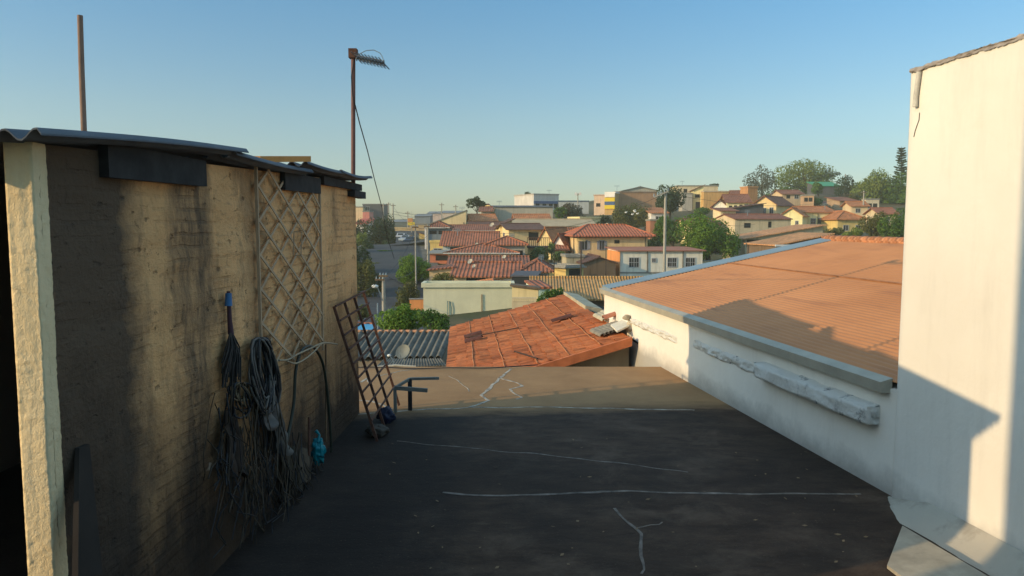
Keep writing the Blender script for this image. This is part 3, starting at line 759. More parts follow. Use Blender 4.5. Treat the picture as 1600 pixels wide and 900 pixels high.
m.hexa([q0+Vector((-.06,0,-.03)), q1+Vector((-.06,0,-.03)), q1+aa*.32+Vector((0,0,-.12)), q0+aa*.32+Vector((0,0,-.12))],[q0+Vector((-.06,0,.10)), q1+Vector((-.06,0,.10)), q1+aa*.32+Vector((0,0,.03)), q0+aa*.32+Vector((0,0,.03))]); m.build('ridge_capping', plain('pale_cement',(.40,.35,.24),.95,0,.25,5), ot)
m = MB(); m.hexa([C_+Vector((.1,0,-.06)), D_+Vector((.08,0,-.06)), D_+Vector((.55,0,-.35)), C_+Vector((1.7,0,-.6))],[C_+Vector((.1,0,-.02)), D_+Vector((.08,0,-.02)), D_+Vector((.55,0,-.3)), C_+Vector((1.7,0,-.55))]); m.build('far_slope', M_OCLAY, ot)
def otpix(px, py, h=.06):
    r = ray(px,py); k_ = up.dot(B_)/up.dot(r); return r*k_+up*h
# stray tiles lying on it, each a thing
def barrel(name, p, d, L, r, mat, label, cat, group=None):
    d = d.normalized(); a = d.cross(up).normalized(); b = a.cross(d).normalized()
    mb = MB()
    def fn(u,v,rr): 
        an = pi*u; return p + d*(L*(v-.5)) + a*(rr*cos(an)) + b*(rr*sin(an)*.75)
    mb.grid(lambda u,v: fn(u,v,r), 8, 1); mb.grid(lambda u,v: fn(u,v,r-.014), 8, 1)
    for v in (0,1): mb.grid(lambda u,w,v=v: fn(u,v,r-.014*w), 8, 1)
    for u in (0,1): mb.grid(lambda v,w,u=u: fn(u,v,r-.014*w), 1, 1)
    o = mb.build(name, mat); tag(o, label, cat, group); return o
M_DT = plain('dark_old_tile',(.10,.04,.03),.9,0,.3,8); M_PT = plain('cement_tile',(.46,.40,.28),.9,0,.2,8); M_RT = plain('red_broken_tile',(.38,.15,.09),.9,0,.25,8); M_WT = plain('pale_sheet',(.62,.58,.48),.8,0,.15,8)
ddx = (D_-C_).normalized(); dsl = (C_-B_).normalized()
barrel('loose_tile', otpix(741,529,.07), dsl, .42, .1, M_DT, 'dark loose tile on the left of the orange roof, upper of a pair', 'roof tile')
barrel('loose_tile', otpix(742,536,.07), dsl+ddx*.15, .40, .1, M_DT, 'dark loose tile on the left of the orange roof, lower of a pair', 'roof tile')
barrel('loose_tile', otpix(879,503,.07), dsl, .45, .08, M_DT, 'dark loose tile high on the right of the orange roof', 'roof tile')
for nm,lab,a,b in (('stick','thin dark stick lying on the orange roof beside the pair of loose tiles',(730,533),(812,518)),('stick','thin dark stick on the orange roof below the ridge',(866,507),(893,497)),('stick','short bent stick on the front edge of the orange roof',(806,556),(842,568))):
    o = MB().tube([otpix(*a,.09), otpix((a[0]+b[0])/2,(a[1]+b[1])/2+1,.10), otpix(*b,.09)], .014, 6).build(nm, plain('dark_stick',(.06,.035,.025),.9)); tag(o, lab, 'stick')
# stack of cement tiles on the near end of the ridge
for i in range(7):
    barrel('stacked_tile', otpix(940+5.6*i, 504-2.7*i, .10), ddx+Vector((.05,0,.03*(i%2))), .78, .062, M_PT, 'pale cement roof tile in the upper row stacked at the end of the ridge', 'roof tile', 'upper row of tiles stacked on the orange roof')
M_GT = plain('grey_cement_tile',(.24,.21,.16),.9,0,.3,8)
for i in range(7):
    barrel('stacked_tile', otpix(936+6.0*i, 527-2.0*i, .08), ddx+Vector((.12,0,.0)), .62, .062, M_GT, 'grey weathered roof tile in the lower row stacked at the end of the ridge', 'roof tile', 'lower row of tiles stacked on the orange roof')
barrel('broken_tile', otpix(966,508,.2), Vector((1,.15,.3)), .48, .09, M_RT, 'red broken tile lying across the stacked cement tiles', 'roof tile')
q = [otpix(958,521,.17),otpix(982,511,.17),otpix(988,520,.15),otpix(968,530,.15)]
o = MB().slab(q,.03).build('pale_sheet', M_WT); tag(o, 'pale flat sheet offcut lying in front of the stacked tiles', 'sheet')
q = [otpix(958,497,.22),otpix(966,492,.24),otpix(973,501,.2),otpix(966,506,.2)]
o = MB().slab(q,.03).build('white_sheet', M_WHITE); tag(o, 'small white sheet offcut leaning among the stacked tiles', 'sheet')
for i,(x,y,s_) in enumerate(((984,512,.09),(990,505,.11),(996,513,.08),(979,496,.07),(1003,516,.07))):
    o = MB().ball(at(x,y,12.9), s_, (1,1,.7), 9, 6, .6).build('rubble_lump', plain('rubble',(.42,.36,.27),.95,0,.3,9)); tag(o, 'mortar lump lying between the tile stack and the white wall', 'rubble', 'mortar lumps by the stacked tiles')
# ---- corrugated fibre roof with a dish
gc = thing('grey_corrugated_roof', 'grey corrugated lean-to roof left of the orange tile roof', 'roof', at(630,545,21))
Zt = at(640,521,22).z; 
RA = at(540,521,22); RB = at(706,521,22); RC = at(690,560,20.0); RD = at(505,562,20.0)
wn_ = 17
m = MB(); 
upv = Vector((0,-.18,1)).normalized()
m.sheet(lambda u,v: RD.lerp(RC,u).lerp(RA.lerp(RB,u),v)+upv*(.085*(abs(sin(pi*u*wn_))**1.2)), wn_*12, 3, .008)
t = NT('weathered_fibre_roof'); nn = t.noise(t.ob, 3, 7, .7); w_ = t.sep(t.ob)
t.col(t.mix(t.ramp(nn, [(.3,0),(.7,1)]), (.075,.068,.052), (.20,.185,.15))); M_FIB2 = t.m
m.build('roof_sheet', M_FIB2, gc)
m = MB(); E = at(700,572,19.0); Fp = at(585,575,19.0)
m.sheet(lambda u,v: Fp.lerp(E,u).lerp(at(600,561,19.9).lerp(at(690,561,19.9),u),v)+upv*(.025*abs(sin(pi*u*24))), 24*8, 2, .006); m.build('lower_sheet', M_FIB2, gc)
m = MB()
for i in range(8): a_ = RA.lerp(RB,i/8+.01); b_ = RA.lerp(RB,(i+1)/8+.01); m.tube([a_+Vector((0,.02,.05)), b_+Vector((0,.02,.06))], [.06,.05], 8)
m.build('ridge_tiles', tile((.40,.2,.11)), gc)
m = MB(); m.hexa([Vector((p.x,p.y,GROUND-1)) for p in (RD,RC,RB,RA)],[p-Vector((0,0,.06)) for p in (RD+Vector((0,.1,0)),RC+Vector((0,.1,0)),RB,RA)]); m.build('wall', plaster((.26,.21,.15)), gc)
ds = thing('satellite_dish', 'small grey satellite dish on the corrugated lean-to roof', 'satellite dish', at(628,563,18.9))
c = at(631,551,18.9)
ax = Vector((-.3,-.75,.55)).normalized(); a1_ = ax.cross(Vector((0,0,1))).normalized(); a2_ = a1_.cross(ax)
def dish(u,v,k_=0): an = 2*pi*u; r_ = .2*v; return c + a1_*(r_*cos(an))+a2_*(r_*sin(an)) + ax*(.07*(v*v)-k_)
m = MB(); m.grid(lambda u,v: dish(u,v), 20, 6); m.grid(lambda u,v: dish(u,v,.012), 20, 6); m.build('reflector', plain('grey_dish',(.17,.175,.15),.6,0,.15,6), ds)
MB().tube([dish(.75,.9), c+ax*.22-a2_*.1, c+ax*.27], .008, 6).build('feed_arm', M_GALV, ds)
MB().tube([c-ax*.02, c-ax*.05-Vector((0,0,.24))], .018, 7).build('bracket', M_GALV, ds)
lp = thing('roof_lamp', 'small white lamp on a bent arm at the eave of the lean-to roof', 'lamp', at(615,570,19.0))
MB().tube([at(617,574,19.0),at(614,562,19.0),at(609,556,19.0)], .012, 6).build('arm', M_GALV, lp); MB().ball(at(608,555.5,19.0), .045, (1.2,1,.8), 10, 7).build('shade', M_WHITE, lp)
o = MB().tube([at(585,574,18.6),at(618,571,18.6),at(650,573,18.6)], .03, 7).build('drain_pipe', plain('pale_pipe',(.42,.38,.3),.7)); tag(o, 'pale pipe lying along the foot of the corrugated roof', 'pipe')
# ================================================================= terrain
CT = [(600,480,58),(620,392,130),(640,364,200),(640,347,320),(560,470,60),(560,380,150),(760,452,62),(740,412,80),(740,388,95),(740,362,125),(800,350,150),(850,330,190),
      (950,446,80),(1030,452,78),(980,372,120),(940,334,170),(1100,414,100),(1100,326,170),(1200,368,110),(1250,355,125),(1190,343,140),(1300,392,70),(1350,362,125),(1250,302,220),(1380,312,220),(880,470,45),(1000,308,240),
      (1150,420,82),(900,412,92),(840,400,90),(1270,325,175),(1400,385,85)]
CP = [at(*c) for c in CT]
CP += [Vector((x,y,GROUND)) for x in (-60,-30,-10,0,10,30,60) for y in (-20,0,12,25)] + [Vector((x,36,-5.9)) for x in (-30,-10,0,10,30)]
CP += [Vector((-90,120,-4)),Vector((-120,240,2)),Vector((-200,400,5)),Vector((0,420,4)),Vector((120,420,14)),Vector((300,300,16)),Vector((250,150,4)),Vector((150,80,-2)),Vector((120,250,13)),Vector((400,600,14)),Vector((0,700,6)),Vector((-300,700,8)),Vector((100,30,-5))]
def gz(x, y):
    a = 0; b = 0
    for p in CP:
        d = (p.x-x)**2+(p.y-y)**2
        w = 1/(d+12+ .0009*y*y)**1.6
        a += w*p.z; b += w
    return a/b
t = NT('dry_ground'); nn = t.noise(t.ob, .06, 8, .65); n2 = t.noise(t.ob, .9, 6, .7)
b_ = t.mix(t.ramp(nn, [(.4,0),(.6,1)]), (.05,.06,.025), (.15,.11,.065)); b_ = t.mix(t.math('MULTIPLY', t.ramp(n2,[(.45,0),(.6,1)]), .5), b_, (.06,.055,.03)); t.col(b_); t.rough(.95)
def tfn(u, v):
    y = -30+ (v**1.6)*480; x = (u-.5)*(240+y*1.6)
    return Vector((x, y, gz(x,y)-.25))
m = MB(); m.grid(tfn, 70, 80); o = m.build('ground', t.m); o['kind'] = 'structure'
# street
t = NT('asphalt'); t.col(t.mix(t.ramp(t.noise(t.ob,.5,7,.7),[(.35,0),(.7,1)]), (.04,.042,.046), (.065,.064,.064))); t.rough(.9); M_ASPH = t.m
def path(pts, w, name, mat, dz):
    P = smooth([at(*p) for p in pts], 8); mb = MB(); L=[];R=[]
    for i,p in enumerate(P):
        d = (P[min(i+1,len(P)-1)]-P[max(i-1,0)]); d.z=0; d.normalize(); a = Vector((d.y,-d.x,0))
        for LL,s_ in ((L,-w/2),(R,w/2)):
            q = p+a*s_; q.z = gz(p.x,p.y)+dz; LL.append(q)
    n_ = len(P)
    mb.add(L+R, [(i,n_+i,n_+i+1,i+1) for i in range(n_-1)])
    o = mb.build(name, mat); o['kind'] = 'structure'; return P
RP = [(560,560,32),(590,490,55),(604,440,78),(617,398,120),(634,372,170),(648,357,230)]
path([(x,y,Y) for x,y,Y in RP], 7.5, 'street', M_ASPH, .12)
path([(x+6*58/Y,y,Y) for x,y,Y in RP], 10.5, 'pavement', plain('dusty_paving',(.13,.115,.09),.95,0,.3,2), .02)
path([(540,402,112),(612,400,114),(690,398,116)], 6, 'cross_street', M_ASPH, .128)
# ================================================================= houses
def pl_(*c, g=.35): return plaster((min(.84,c[0]*1.45), min(.77,c[1]*1.34), min(.68,c[2]*1.2)) if c[0] > .25 else tuple(c), g)
CREAM = pl_(.62,.48,.25); TAN = pl_(.42,.34,.21); BEIGE = pl_(.50,.42,.28); WHITEW = pl_(.68,.65,.57); GREYW = pl_(.30,.30,.28); YEL = pl_(.50,.39,.16); OCH = pl_(.40,.27,.12)
BROWN = pl_(.18,.12,.075, g=.7); PALEB = pl_(.42,.50,.55); ORNG = pl_(.55,.24,.09); PINK = pl_(.5,.36,.3); DKGREY = pl_(.10,.10,.11); MINT = pl_(.45,.60,.50)
RED = tile((.37,.125,.062), .33); RED2 = tile((.28,.105,.06), .33); ORT = tile((.50,.18,.065), .33); BRT = tile((.46,.25,.09), .19, .42, .8); DKT = tile((.15,.075,.055)); PLK = tile((.46,.13,.06), .36,.4,.9)
M_FRAME = plain('window_frame', (.40,.40,.40), .5); M_SHUT = plain('grey_shutter', (.24,.25,.28), .6); M_DOOR = plain('dark_door', (.05,.035,.03), .6); M_GUT = plain('pale_gutter', (.55,.52,.46), .6)
M_DOPEN = plain('dark_recess', (.02,.02,.02), .9)
def house(name, label, cat, px0, px1, eave, base, Y, d, style='gx', ridge=None, yaw=0, wall=TAN, roof=RED, ov=.45, wins=(), lwins=(), group=None, extra=None, gut=False, left=None, rise=None, hipk=None):
    P0 = at(px0, base, Y); th_ = radians(yaw); u = Vector((cos(th_), sin(th_), 0)); w_ = Vector((-sin(th_), cos(th_), 0))
    k1 = (px1-800)/F
    k1 = k1/ (1)   # ray.x/ray.y is nearly the pixel offset over F
    ry = ray(px1, eave); k1 = ry.x/ry.y
    Wd = (k1*P0.y-P0.x)/(u.x-k1*u.y)
    ze = at(px0, eave, P0.y).z - P0.z
    th = thing(name, label, cat, tuple(P0), th_, group)
    B = -3.0
    if rise is None:
        rise = 0
        if ridge is not None:
            dm = d/2 if style in ('gx','hip') else (0 if style == 'gy' else d)
            yy_ = P0.y + dm*w_.y + (Wd/2*u.y if style in ('gy',) else 0)
            rise = max(.15, at(px0, ridge, yy_).z - P0.z - ze)
    m = MB(); H = ze
    if style == 'gy':
        sec = [(0,0,B),(Wd,0,B),(Wd,0,H),(Wd/2,0,H+rise),(0,0,H)]
    elif style == 'mono_r':   # falls to the left, high on the right
        sec = [(0,0,B),(Wd,0,B),(Wd,0,H+rise),(0,0,H)]
    elif style == 'mono_l':
        sec = [(0,0,B),(Wd,0,B),(Wd,0,H),(0,0,H+rise)]
    elif style in ('gx',):
        sec = None
    else: sec = None
    t_ = .14
    if sec:
        m.hexa([Vector(p) for p in sec], [Vector(p)+Vector((0,d,0)) for p in sec])
    elif style == 'gx':
        sec = [(0,0,B),(0,0,H),(0,d/2,H+rise),(0,d,H),(0,d,B)]
        m.hexa([Vector(p)+Vector((Wd,0,0)) for p in reversed(sec)], [Vector(p) for p in reversed(sec)])
    elif style == 'mono_f':
        sec = [(0,0,B),(0,0,H),(0,d,H+rise),(0,d,B)]
        m.hexa([Vector(p)+Vector((Wd,0,0)) for p in reversed(sec)], [Vector(p) for p in reversed(sec)])
    else:
        m.box((0,0,B),(Wd,d,H))
    W_ = m.build('wall', left or wall, th, world=False) if False else m.build('wall', wall, th, world=False)
    r = MB(); g = .03
    if style == 'gx':
        s_ = rise/(d/2)
        for y0,z0,y1,z1 in ((-ov,H-ov*s_,d/2,H+rise),(d+ov,H-ov*s_,d/2,H+rise)):
            q = [Vector((-ov,y0,z0+t_)),Vector((Wd+ov,y0,z0+t_)),Vector((Wd+ov,y1,z1+t_)),Vector((-ov,y1,z1+t_))]
            if y0 > y1: q.reverse()
            r.slab(q, t_-g)
    elif style == 'gy':
        s_ = rise/(Wd/2)
        for x0,z0,x1,z1 in ((-ov,H-ov*s_,Wd/2,H+rise),(Wd+ov,H-ov*s_,Wd/2,H+rise)):
            q = [Vector((x0,-ov,z0+t_)),Vector((x1,-ov,z1+t_)),Vector((x1,d+ov,z1+t_)),Vector((x0,d+ov,z0+t_))]
            if x0 > x1: q.reverse()
            r.slab(q, t_-g)
    elif style == 'hip':
        i = min(d,Wd)/2*(.98 if hipk is None else hipk)
        c = [Vector((-ov,-ov,H)),Vector((Wd+ov,-ov,H)),Vector((Wd+ov,d+ov,H)),Vector((-ov,d+ov,H))]
        if Wd >= d: R0,R1 = Vector((i,d/2,H+rise)),Vector((Wd-i,d/2,H+rise))
        else: R0,R1 = Vector((Wd/2,i,H+rise)),Vector((Wd/2,d-i,H+rise))
        up_ = Vector((0,0,t_))
        pts = [p+Vector((0,0,g)) for p in c]+[p+up_ for p in c]+[R0+up_,R1+up_]
        fs = [(3,2,1,0)]+[(k,(k+1)%4,(k+1)%4+4,k+4) for k in range(4)]
        fs += [(4,5,9,8),(6,7,8,9),(5,6,9),(7,4,8)] if Wd >= d else [(4,5,8),(6,7,9),(5,6,9,8),(7,4,8,9)]
        r.add(pts, fs)
    elif style == 'mono_f':
        s_ = rise/d
        r.slab([Vector((-ov,-ov,H-ov*s_+t_)),Vector((Wd+ov,-ov,H-ov*s_+t_)),Vector((Wd+ov,d+ov,H+rise+ov*s_+t_)),Vector((-ov,d+ov,H+rise+ov*s_+t_))], t_-g)
    elif style == 'mono_r':
        s_ = rise/Wd
        r.slab([Vector((-ov,-ov,H-ov*s_+t_)),Vector((Wd+ov,-ov,H+rise+ov*s_+t_)),Vector((Wd+ov,d+ov,H+rise+ov*s_+t_)),Vector((-ov,d+ov,H-ov*s_+t_))], t_-g)
    elif style == 'mono_l':
        s_ = rise/Wd
        r.slab([Vector((-ov,-ov,H+rise+ov*s_+t_)),Vector((Wd+ov,-ov,H-ov*s_+t_)),Vector((Wd+ov,d+ov,H-ov*s_+t_)),Vector((-ov,d+ov,H+rise+ov*s_+t_))], t_-g)
    elif style == 'flat':
        r.box((-.12,-.12,H),(Wd+.12,.1,H+.28)); r.box((-.12,d-.1,H),(Wd+.12,d+.12,H+.28)); r.box((-.12,.1,H),(.1,d-.1,H+.28)); r.box((Wd-.1,.1,H),(Wd+.12,d-.1,H+.28)); r.box((.1,.1,H),(Wd-.1,d-.1,H+.08))
    R_ = r.build('roof' if style != 'flat' else 'parapet', roof, th, world=False)
    if style in ('gx','hip','gy') and rise > .3:
        c_ = MB()
        if style == 'gx': c_.tube([(-ov,d/2,H+rise+t_+.02),(Wd+ov,d/2,H+rise+t_+.02)], .11, 6)
        elif style == 'gy': c_.tube([(Wd/2,-ov,H+rise+t_+.02),(Wd/2,d+ov,H+rise+t_+.02)], .11, 6)
        else:
            up2 = Vector((0,0,t_+.02)); c_.tube([R0+up2,R1+up2], .11, 6)
            for p,q in ((c[0],R0),(c[1],R1 if Wd>=d else R0),(c[2],R1),(c[3],R0 if Wd>=d else R1)): c_.tube([p+up2,q+up2], .09, 6)
        c_.build('ridge_cap', roof, R_, world=False)
    if gut:
        MB().bar((-ov,-ov-.06,H-ov*(rise/(d/2) if style=='gx' else 0)+.1),(Wd+ov,-ov-.06,H-ov*(rise/(d/2) if style=='gx' else 0)+.1),.13).build('gutter', M_GUT, th, world=False)
    def opening(kind, c, w, h, side):
        # c: centre along the wall and height
        def bx(x0,x1,z0,z1,o0,o1):
            if side == 'f': return (x0,-o1,z0),(x1,-o0,z1)
            return (-o1,x0,z0),(-o0,x1,z1)
        a,z_ = c; f = MB(); e = .07
        x0,x1,z0,z1 = a-w/2,a+w/2,z_-h/2,z_+h/2
        if kind in ('win','shut','bars'):
            for q in ((x0-e,x0,z0-e,z1+e),(x1,x1+e,z0-e,z1+e),(x0,x1,z0-e,z0),(x0,x1,z1,z1+e)): f.box(*bx(*q,.0,.06))
            if kind == 'shut':
                f.box(*bx(x0-e-w*.48,x0-e-.01,z0,z1,0,.05)); f.box(*bx(x1+e+.01,x1+e+w*.48,z0,z1,0,.05))
            f.box(*bx(a-.03,a+.03,z0,z1,0.02,.05))
            if kind == 'bars':
                for k in range(1,4): f.box(*bx(x0+w*k/4-.015,x0+w*k/4+.015,z0,z1,.03,.055))
                f.box(*bx(x0,x1,z_-.02,z_+.02,.03,.055))
            fo = f.build('window', M_SHUT if kind == 'shut' else M_FRAME, th, world=False)
            p = MB().box(*bx(x0,x1,z0,z1,-.05,.015)); p.build('pane', glass(), fo, world=False)
        elif kind == 'door':
            f.box(*bx(x0,x1,z0,z1,-.05,.03)); f.build('door', M_DOOR, th, world=False)
        elif kind == 'open':
            f.box(*bx(x0,x1,z0,z1,-.4,.012)); f.build('opening', M_DOPEN, th, world=False)
        elif kind == 'pipe':
            f.tube([(a,-.08,z0),(a,-.08,z1)] if side=='f' else [(-.08,a,z0),(-.08,a,z1)], .05, 6); f.build('drainpipe', plain('dark_pipe',(.10,.08,.06),.7), th, world=False)
    for kind,fx,fz,w,h in wins: opening(kind, (Wd*fx, H*fz), w, h, 'f')
    for kind,fx,fz,w,h in lwins: opening(kind, (d*fx, H*fz), w, h, 'l')
    if extra: extra(th, Wd, d, H, rise)
    return th, Wd, H
def part(th, name, mb, mat): return mb.build(name, mat, th, world=False)
# ---- beige block by the corrugated roof
def ex(th, Wd, d, H, rise):
    m = MB(); m.box((-.06,-.06,H-.02),(Wd+.06,.22,H+.06)); part(th,'coping',m,plain('blue_grey_coping',(.30,.40,.42),.7))
    m = MB(); m.tube([(Wd*.27,-.06,H*.35),(Wd*.27,-.06,H*.68),(Wd*.30,-.06,H*.66),(Wd*.315,-.06,H*.5),(Wd*.31,-.06,H*.36),(Wd*.28,-.06,H*.24)], .025, 6); part(th,'water_hose',m,plain('teal_hose',(.10,.2,.2),.6))
    m = MB(); m.tube([(Wd*.655,-.05,H*.28),(Wd*.655,-.05,H*.84)], .03, 6); part(th,'drainpipe',m,M_WOOD)
    m = MB(); m.box((-.03,-.05,-3),(Wd+.03,-.004,H*.25)); part(th,'wall_base',m,TAN)
house('garden_block','long plain beige block with blue grey coping behind the bush','building',662,801,449,515,46,1.6,'flat',yaw=1,wall=plaster((.68,.64,.44),.12),roof=plaster((.68,.64,.44),.12),extra=ex)
# ---- column of red roofs, near to far
house('tiled_house','long red tiled house right behind the beige block','house',709,808,432,455,62,7,'gx',412,yaw=-2,wall=TAN,roof=RED,wins=[('open',.35,.45,1.6,1.1)],ov=.35)
house('tiled_annex','low hipped roof peeping over the beige block','house',748,790,451,460,53,4,'hip',441,wall=CREAM,roof=ORT)
house('red_roof_house','wide plain red roof whose ridge shows over the long tiled house','house',704,822,418,440,71,7,'gx',403,yaw=1,wall=TAN,roof=RED2,wins=[('win',.9,.6,.9,.7)])
house('hip_roof_house','red hipped roof house with a white gutter above the plain red roof','house',700,806,397,420,81,8,'hip',382,yaw=-1,wall=BEIGE,roof=RED,gut=True,wins=[('win',.25,.5,1.2,.9),('win',.1,.55,.6,.5)])
house('blue_wall_house','long red roof with a pale blue wall below its left half','house',692,775,383,402,94,9,'gx',364,wall=PALEB,roof=RED,wins=[('open',.3,.5,2.2,1)])
def ex(th, Wd, d, H, rise):
    m = MB(); m.box((-.25,-.3,-2),(0,-.02,H+.2)); part(th,'pillar',m,WHITEW)
house('grey_blue_house','small blue grey house with two dark openings under a red hip roof','house',667,700,357,395,105,7,'hip',348,wall=pl_(.20,.235,.25),roof=RED2,ov=.3,gut=True,wins=[('open',.3,.84,1.0,.5),('open',.72,.84,1.0,.5)],extra=ex)
house('yellow_gate_house','yellow gate wall with a pale grating left of the hipped roof','gate house',672,692,379,402,98,3,'flat',wall=YEL,roof=YEL,wins=[('win',.6,.35,1.0,.9)])
house('carport','red floored carport with a thin flat roof beside the round street tree','carport',672,705,397,417,84,5,'mono_f',394,wall=pl_(.40,.15,.09),roof=M_CONC,ov=.3,wins=[('open',.6,.7,1.6,.6)])
house('lean_to_house','low brown tiled lean-to sloping left toward the street','house',671,707,423,440,64,5,'mono_r',414,wall=TAN,roof=RED2,ov=.25)
house('long_low_house','long low red roof stretching behind the blue walled house','house',701,790,361,385,114,8,'gx',353,wall=PINK,roof=RED2,gut=True,wins=[('open',.4,.6,1.5,.8)])
house('brown_roof_house','brown hipped roof house right of the long tiled house','house',821,857,426,440,62,6,'hip',408,yaw=-3,wall=TAN,roof=RED2,wins=[('open',.2,.4,.7,.8),('win',.8,.4,.6,.6)])
house('red_verandah_house','red roofed house with a yellow pillar left of the timber balcony','house',764,820,384,410,84,6,'hip',371,wall=GREYW,roof=RED,wins=[('open',.75,.3,1.6,1.6)])
# balcony
bl = thing('timber_balcony','dark timber balcony on a yellow wall left of the tan two storey house','balcony',at(822,388,87))
c0 = at(824,385,87); c1 = at(858,385,87); hh = at(824,371,87).z-c0.z
m = MB(); m.box((c0.x,87,c0.z-.2),(c1.x,89.5,c0.z)); m.build('floor', M_DOOR, bl)
m = MB()
for i in range(12): x = c0.x+(c1.x-c0.x)*i/11; m.box((x-.04,87,c0.z),(x+.04,87.08,c0.z+hh))
m.box((c0.x,86.95,c0.z+hh-.07),(c1.x,87.1,c0.z+hh)); m.build('railing', plain('brown_rail',(.12,.06,.04),.8), bl)
m = MB(); m.box((c0.x+.1,87.3,c0.z-5),(c0.x+.9,89.4,c0.z-.2)); m.box((c0.x+.9,88.5,c0.z-5),(c1.x,89.4,c0.z-.2)); m.build('wall', YEL, bl)
house('old_facade_house','cream sided half finished house with a grey roof between red roofs','house',795,850,359,382,101,8,'gx',351,yaw=12,wall=pl_(.60,.48,.27),roof=DKT,wins=[('open',.7,.55,1.4,1.1)],lwins=[('win',.4,.5,1,1)])
house('grey_plain_house','plain grey brown wall house in front of the warehouse','house',735,796,358,380,118,8,'gx',348,yaw=2,wall=pl_(.30,.26,.2),roof=DKT,wins=[('win',.3,.6,.9,.7)])
house('small_red_house','small house with bright red roof under the round tree','house',737,775,345,360,134,8,'gx',336,yaw=8,wall=TAN,roof=ORT,wins=[('win',.4,.5,1,.9)])
house('beige_backed_house','long blank beige wall house with a brown roof edge','house',800,932,354,375,121,9,'gx',344,yaw=6,wall=BEIGE,roof=pl_(.33,.27,.18),ov=.2,wins=[('open',.62,.85,.5,.6)])
house('box_room','small pale yellow box standing above the beige wall','building',906,938,341,352,131,5,'flat',yaw=20,wall=pl_(.60,.50,.28),roof=pl_(.60,.50,.28))
house('red_cap_house','low red roof with two small vents in front of the grey warehouse','house',806,858,343,352,130,6,'gx',336,yaw=4,wall=BEIGE,roof=ORT)
house('gable_cottage','cream gable fronted cottage with orange roof left of the tan house','house',843,862,374,392,97,5,'gy',357,yaw=-34,wall=CREAM,roof=ORT,ov=.3)
house('white_gable_cottage','white gable cottage with dark red roof tucked beside the tan house','house',864,884,384,395,92,5,'gy',367,yaw=-34,wall=WHITEW,roof=RED2,ov=.35)
house('long_red_house','long dark red roof running behind the two gable cottages','house',868,905,369,385,101,5,'gx',358,yaw=4,wall=CREAM,roof=RED2)
house('porch_roof','small red porch roof below the white gable cottage','porch',866,884,391,405,88.5,3,'mono_f',384,wall=TAN,roof=RED)
# ---- two storey tan house
def ex(th, Wd, d, H, rise):
    m = MB(); m.box((-.5,-.5,H-.10),(Wd+.5,-.42,H+.02)); part(th,'fascia',m,plain('brown_fascia',(.14,.10,.075),.8))
    m = MB(); m.box((-.12,-.12,H-.5),(.9,.0,H-.02)); part(th,'corner_trim',m,CREAM)
house('two_storey_house','tan two storey house with red hipped roof and shuttered windows','house',902,1012,370,436,86,8,'hip',353,yaw=4,hipk=.45,wall=pl_(.52,.41,.24,g=.5),roof=PLK,ov=.75,wins=[('shut',.10,.80,.6,1.0),('shut',.345,.80,.5,1.0),('open',.56,.88,.6,.4),('pipe',.03,.62,.1,4),('pipe',.965,.62,.1,4.6)],lwins=[('pipe',.3,.6,.1,4)],extra=ex)
# ---- white two storey house
def ex(th, Wd, d, H, rise):
    m = MB(); m.box((-.03,-.06,H*.40),(Wd+.03,-.0,H*.44)); part(th,'ledge',m,M_CONC)
    m = MB(); m.box((-.06,-.12,-.3),(-.003,d+.1,H-.05)); part(th,'side_wall',m,ORNG)
    m = MB(); m.box((.0,-1.6,-2.4),(1.5,-.07,H*.32)); part(th,'porch',m,WHITEW)
house('white_house','long white two storey house with an orange end wall and brown roof edge','house',968,1098,393,450,78,7,'mono_f',389,yaw=3,wall=plaster((.82,.76,.62),.45),roof=pl_(.27,.12,.085),ov=.3,wins=[('bars',.17,.70,1.0,.95),('win',.41,.76,.35,.35),('bars',.63,.70,.9,.9),('bars',.85,.70,.95,.9),('win',.12,.2,.6,.8),('open',.27,.15,.5,.7),('win',.36,.2,.45,.55),('pipe',.33,.72,.1,2.2),('pipe',.76,.72,.1,2.2)],extra=ex)
# yellow garage
def ex(th, Wd, d, H, rise):
    m = MB(); m.box((-.4,-.4,H),(Wd+.2,d+.2,H+.14)); part(th,'roof_slab',m,M_CONC)
    m = MB(); m.box((Wd-.25,-.12,-.5),(Wd+.02,-.004,H-.01)); part(th,'pillar',m,YEL)
house('yellow_garage','small yellow garage with a thin concrete slab roof','garage',884,910,419,440,70,4,'flat',yaw=34,wall=YEL,roof=M_CONC,wins=[('open',.55,.5,1.5,1.05)],extra=ex)
house('stained_wall_block','stained concrete block below the tan house','building',885,912,402,425,79,3,'flat',yaw=6,wall=plaster((.50,.42,.27),.7),roof=M_CONC)
house('brown_wall_house','dark brown weathered wall with a low gable beside the white house','house',911,962,412,446,76,6,'gy',403,yaw=5,wall=BROWN,roof=DKT,ov=.2)
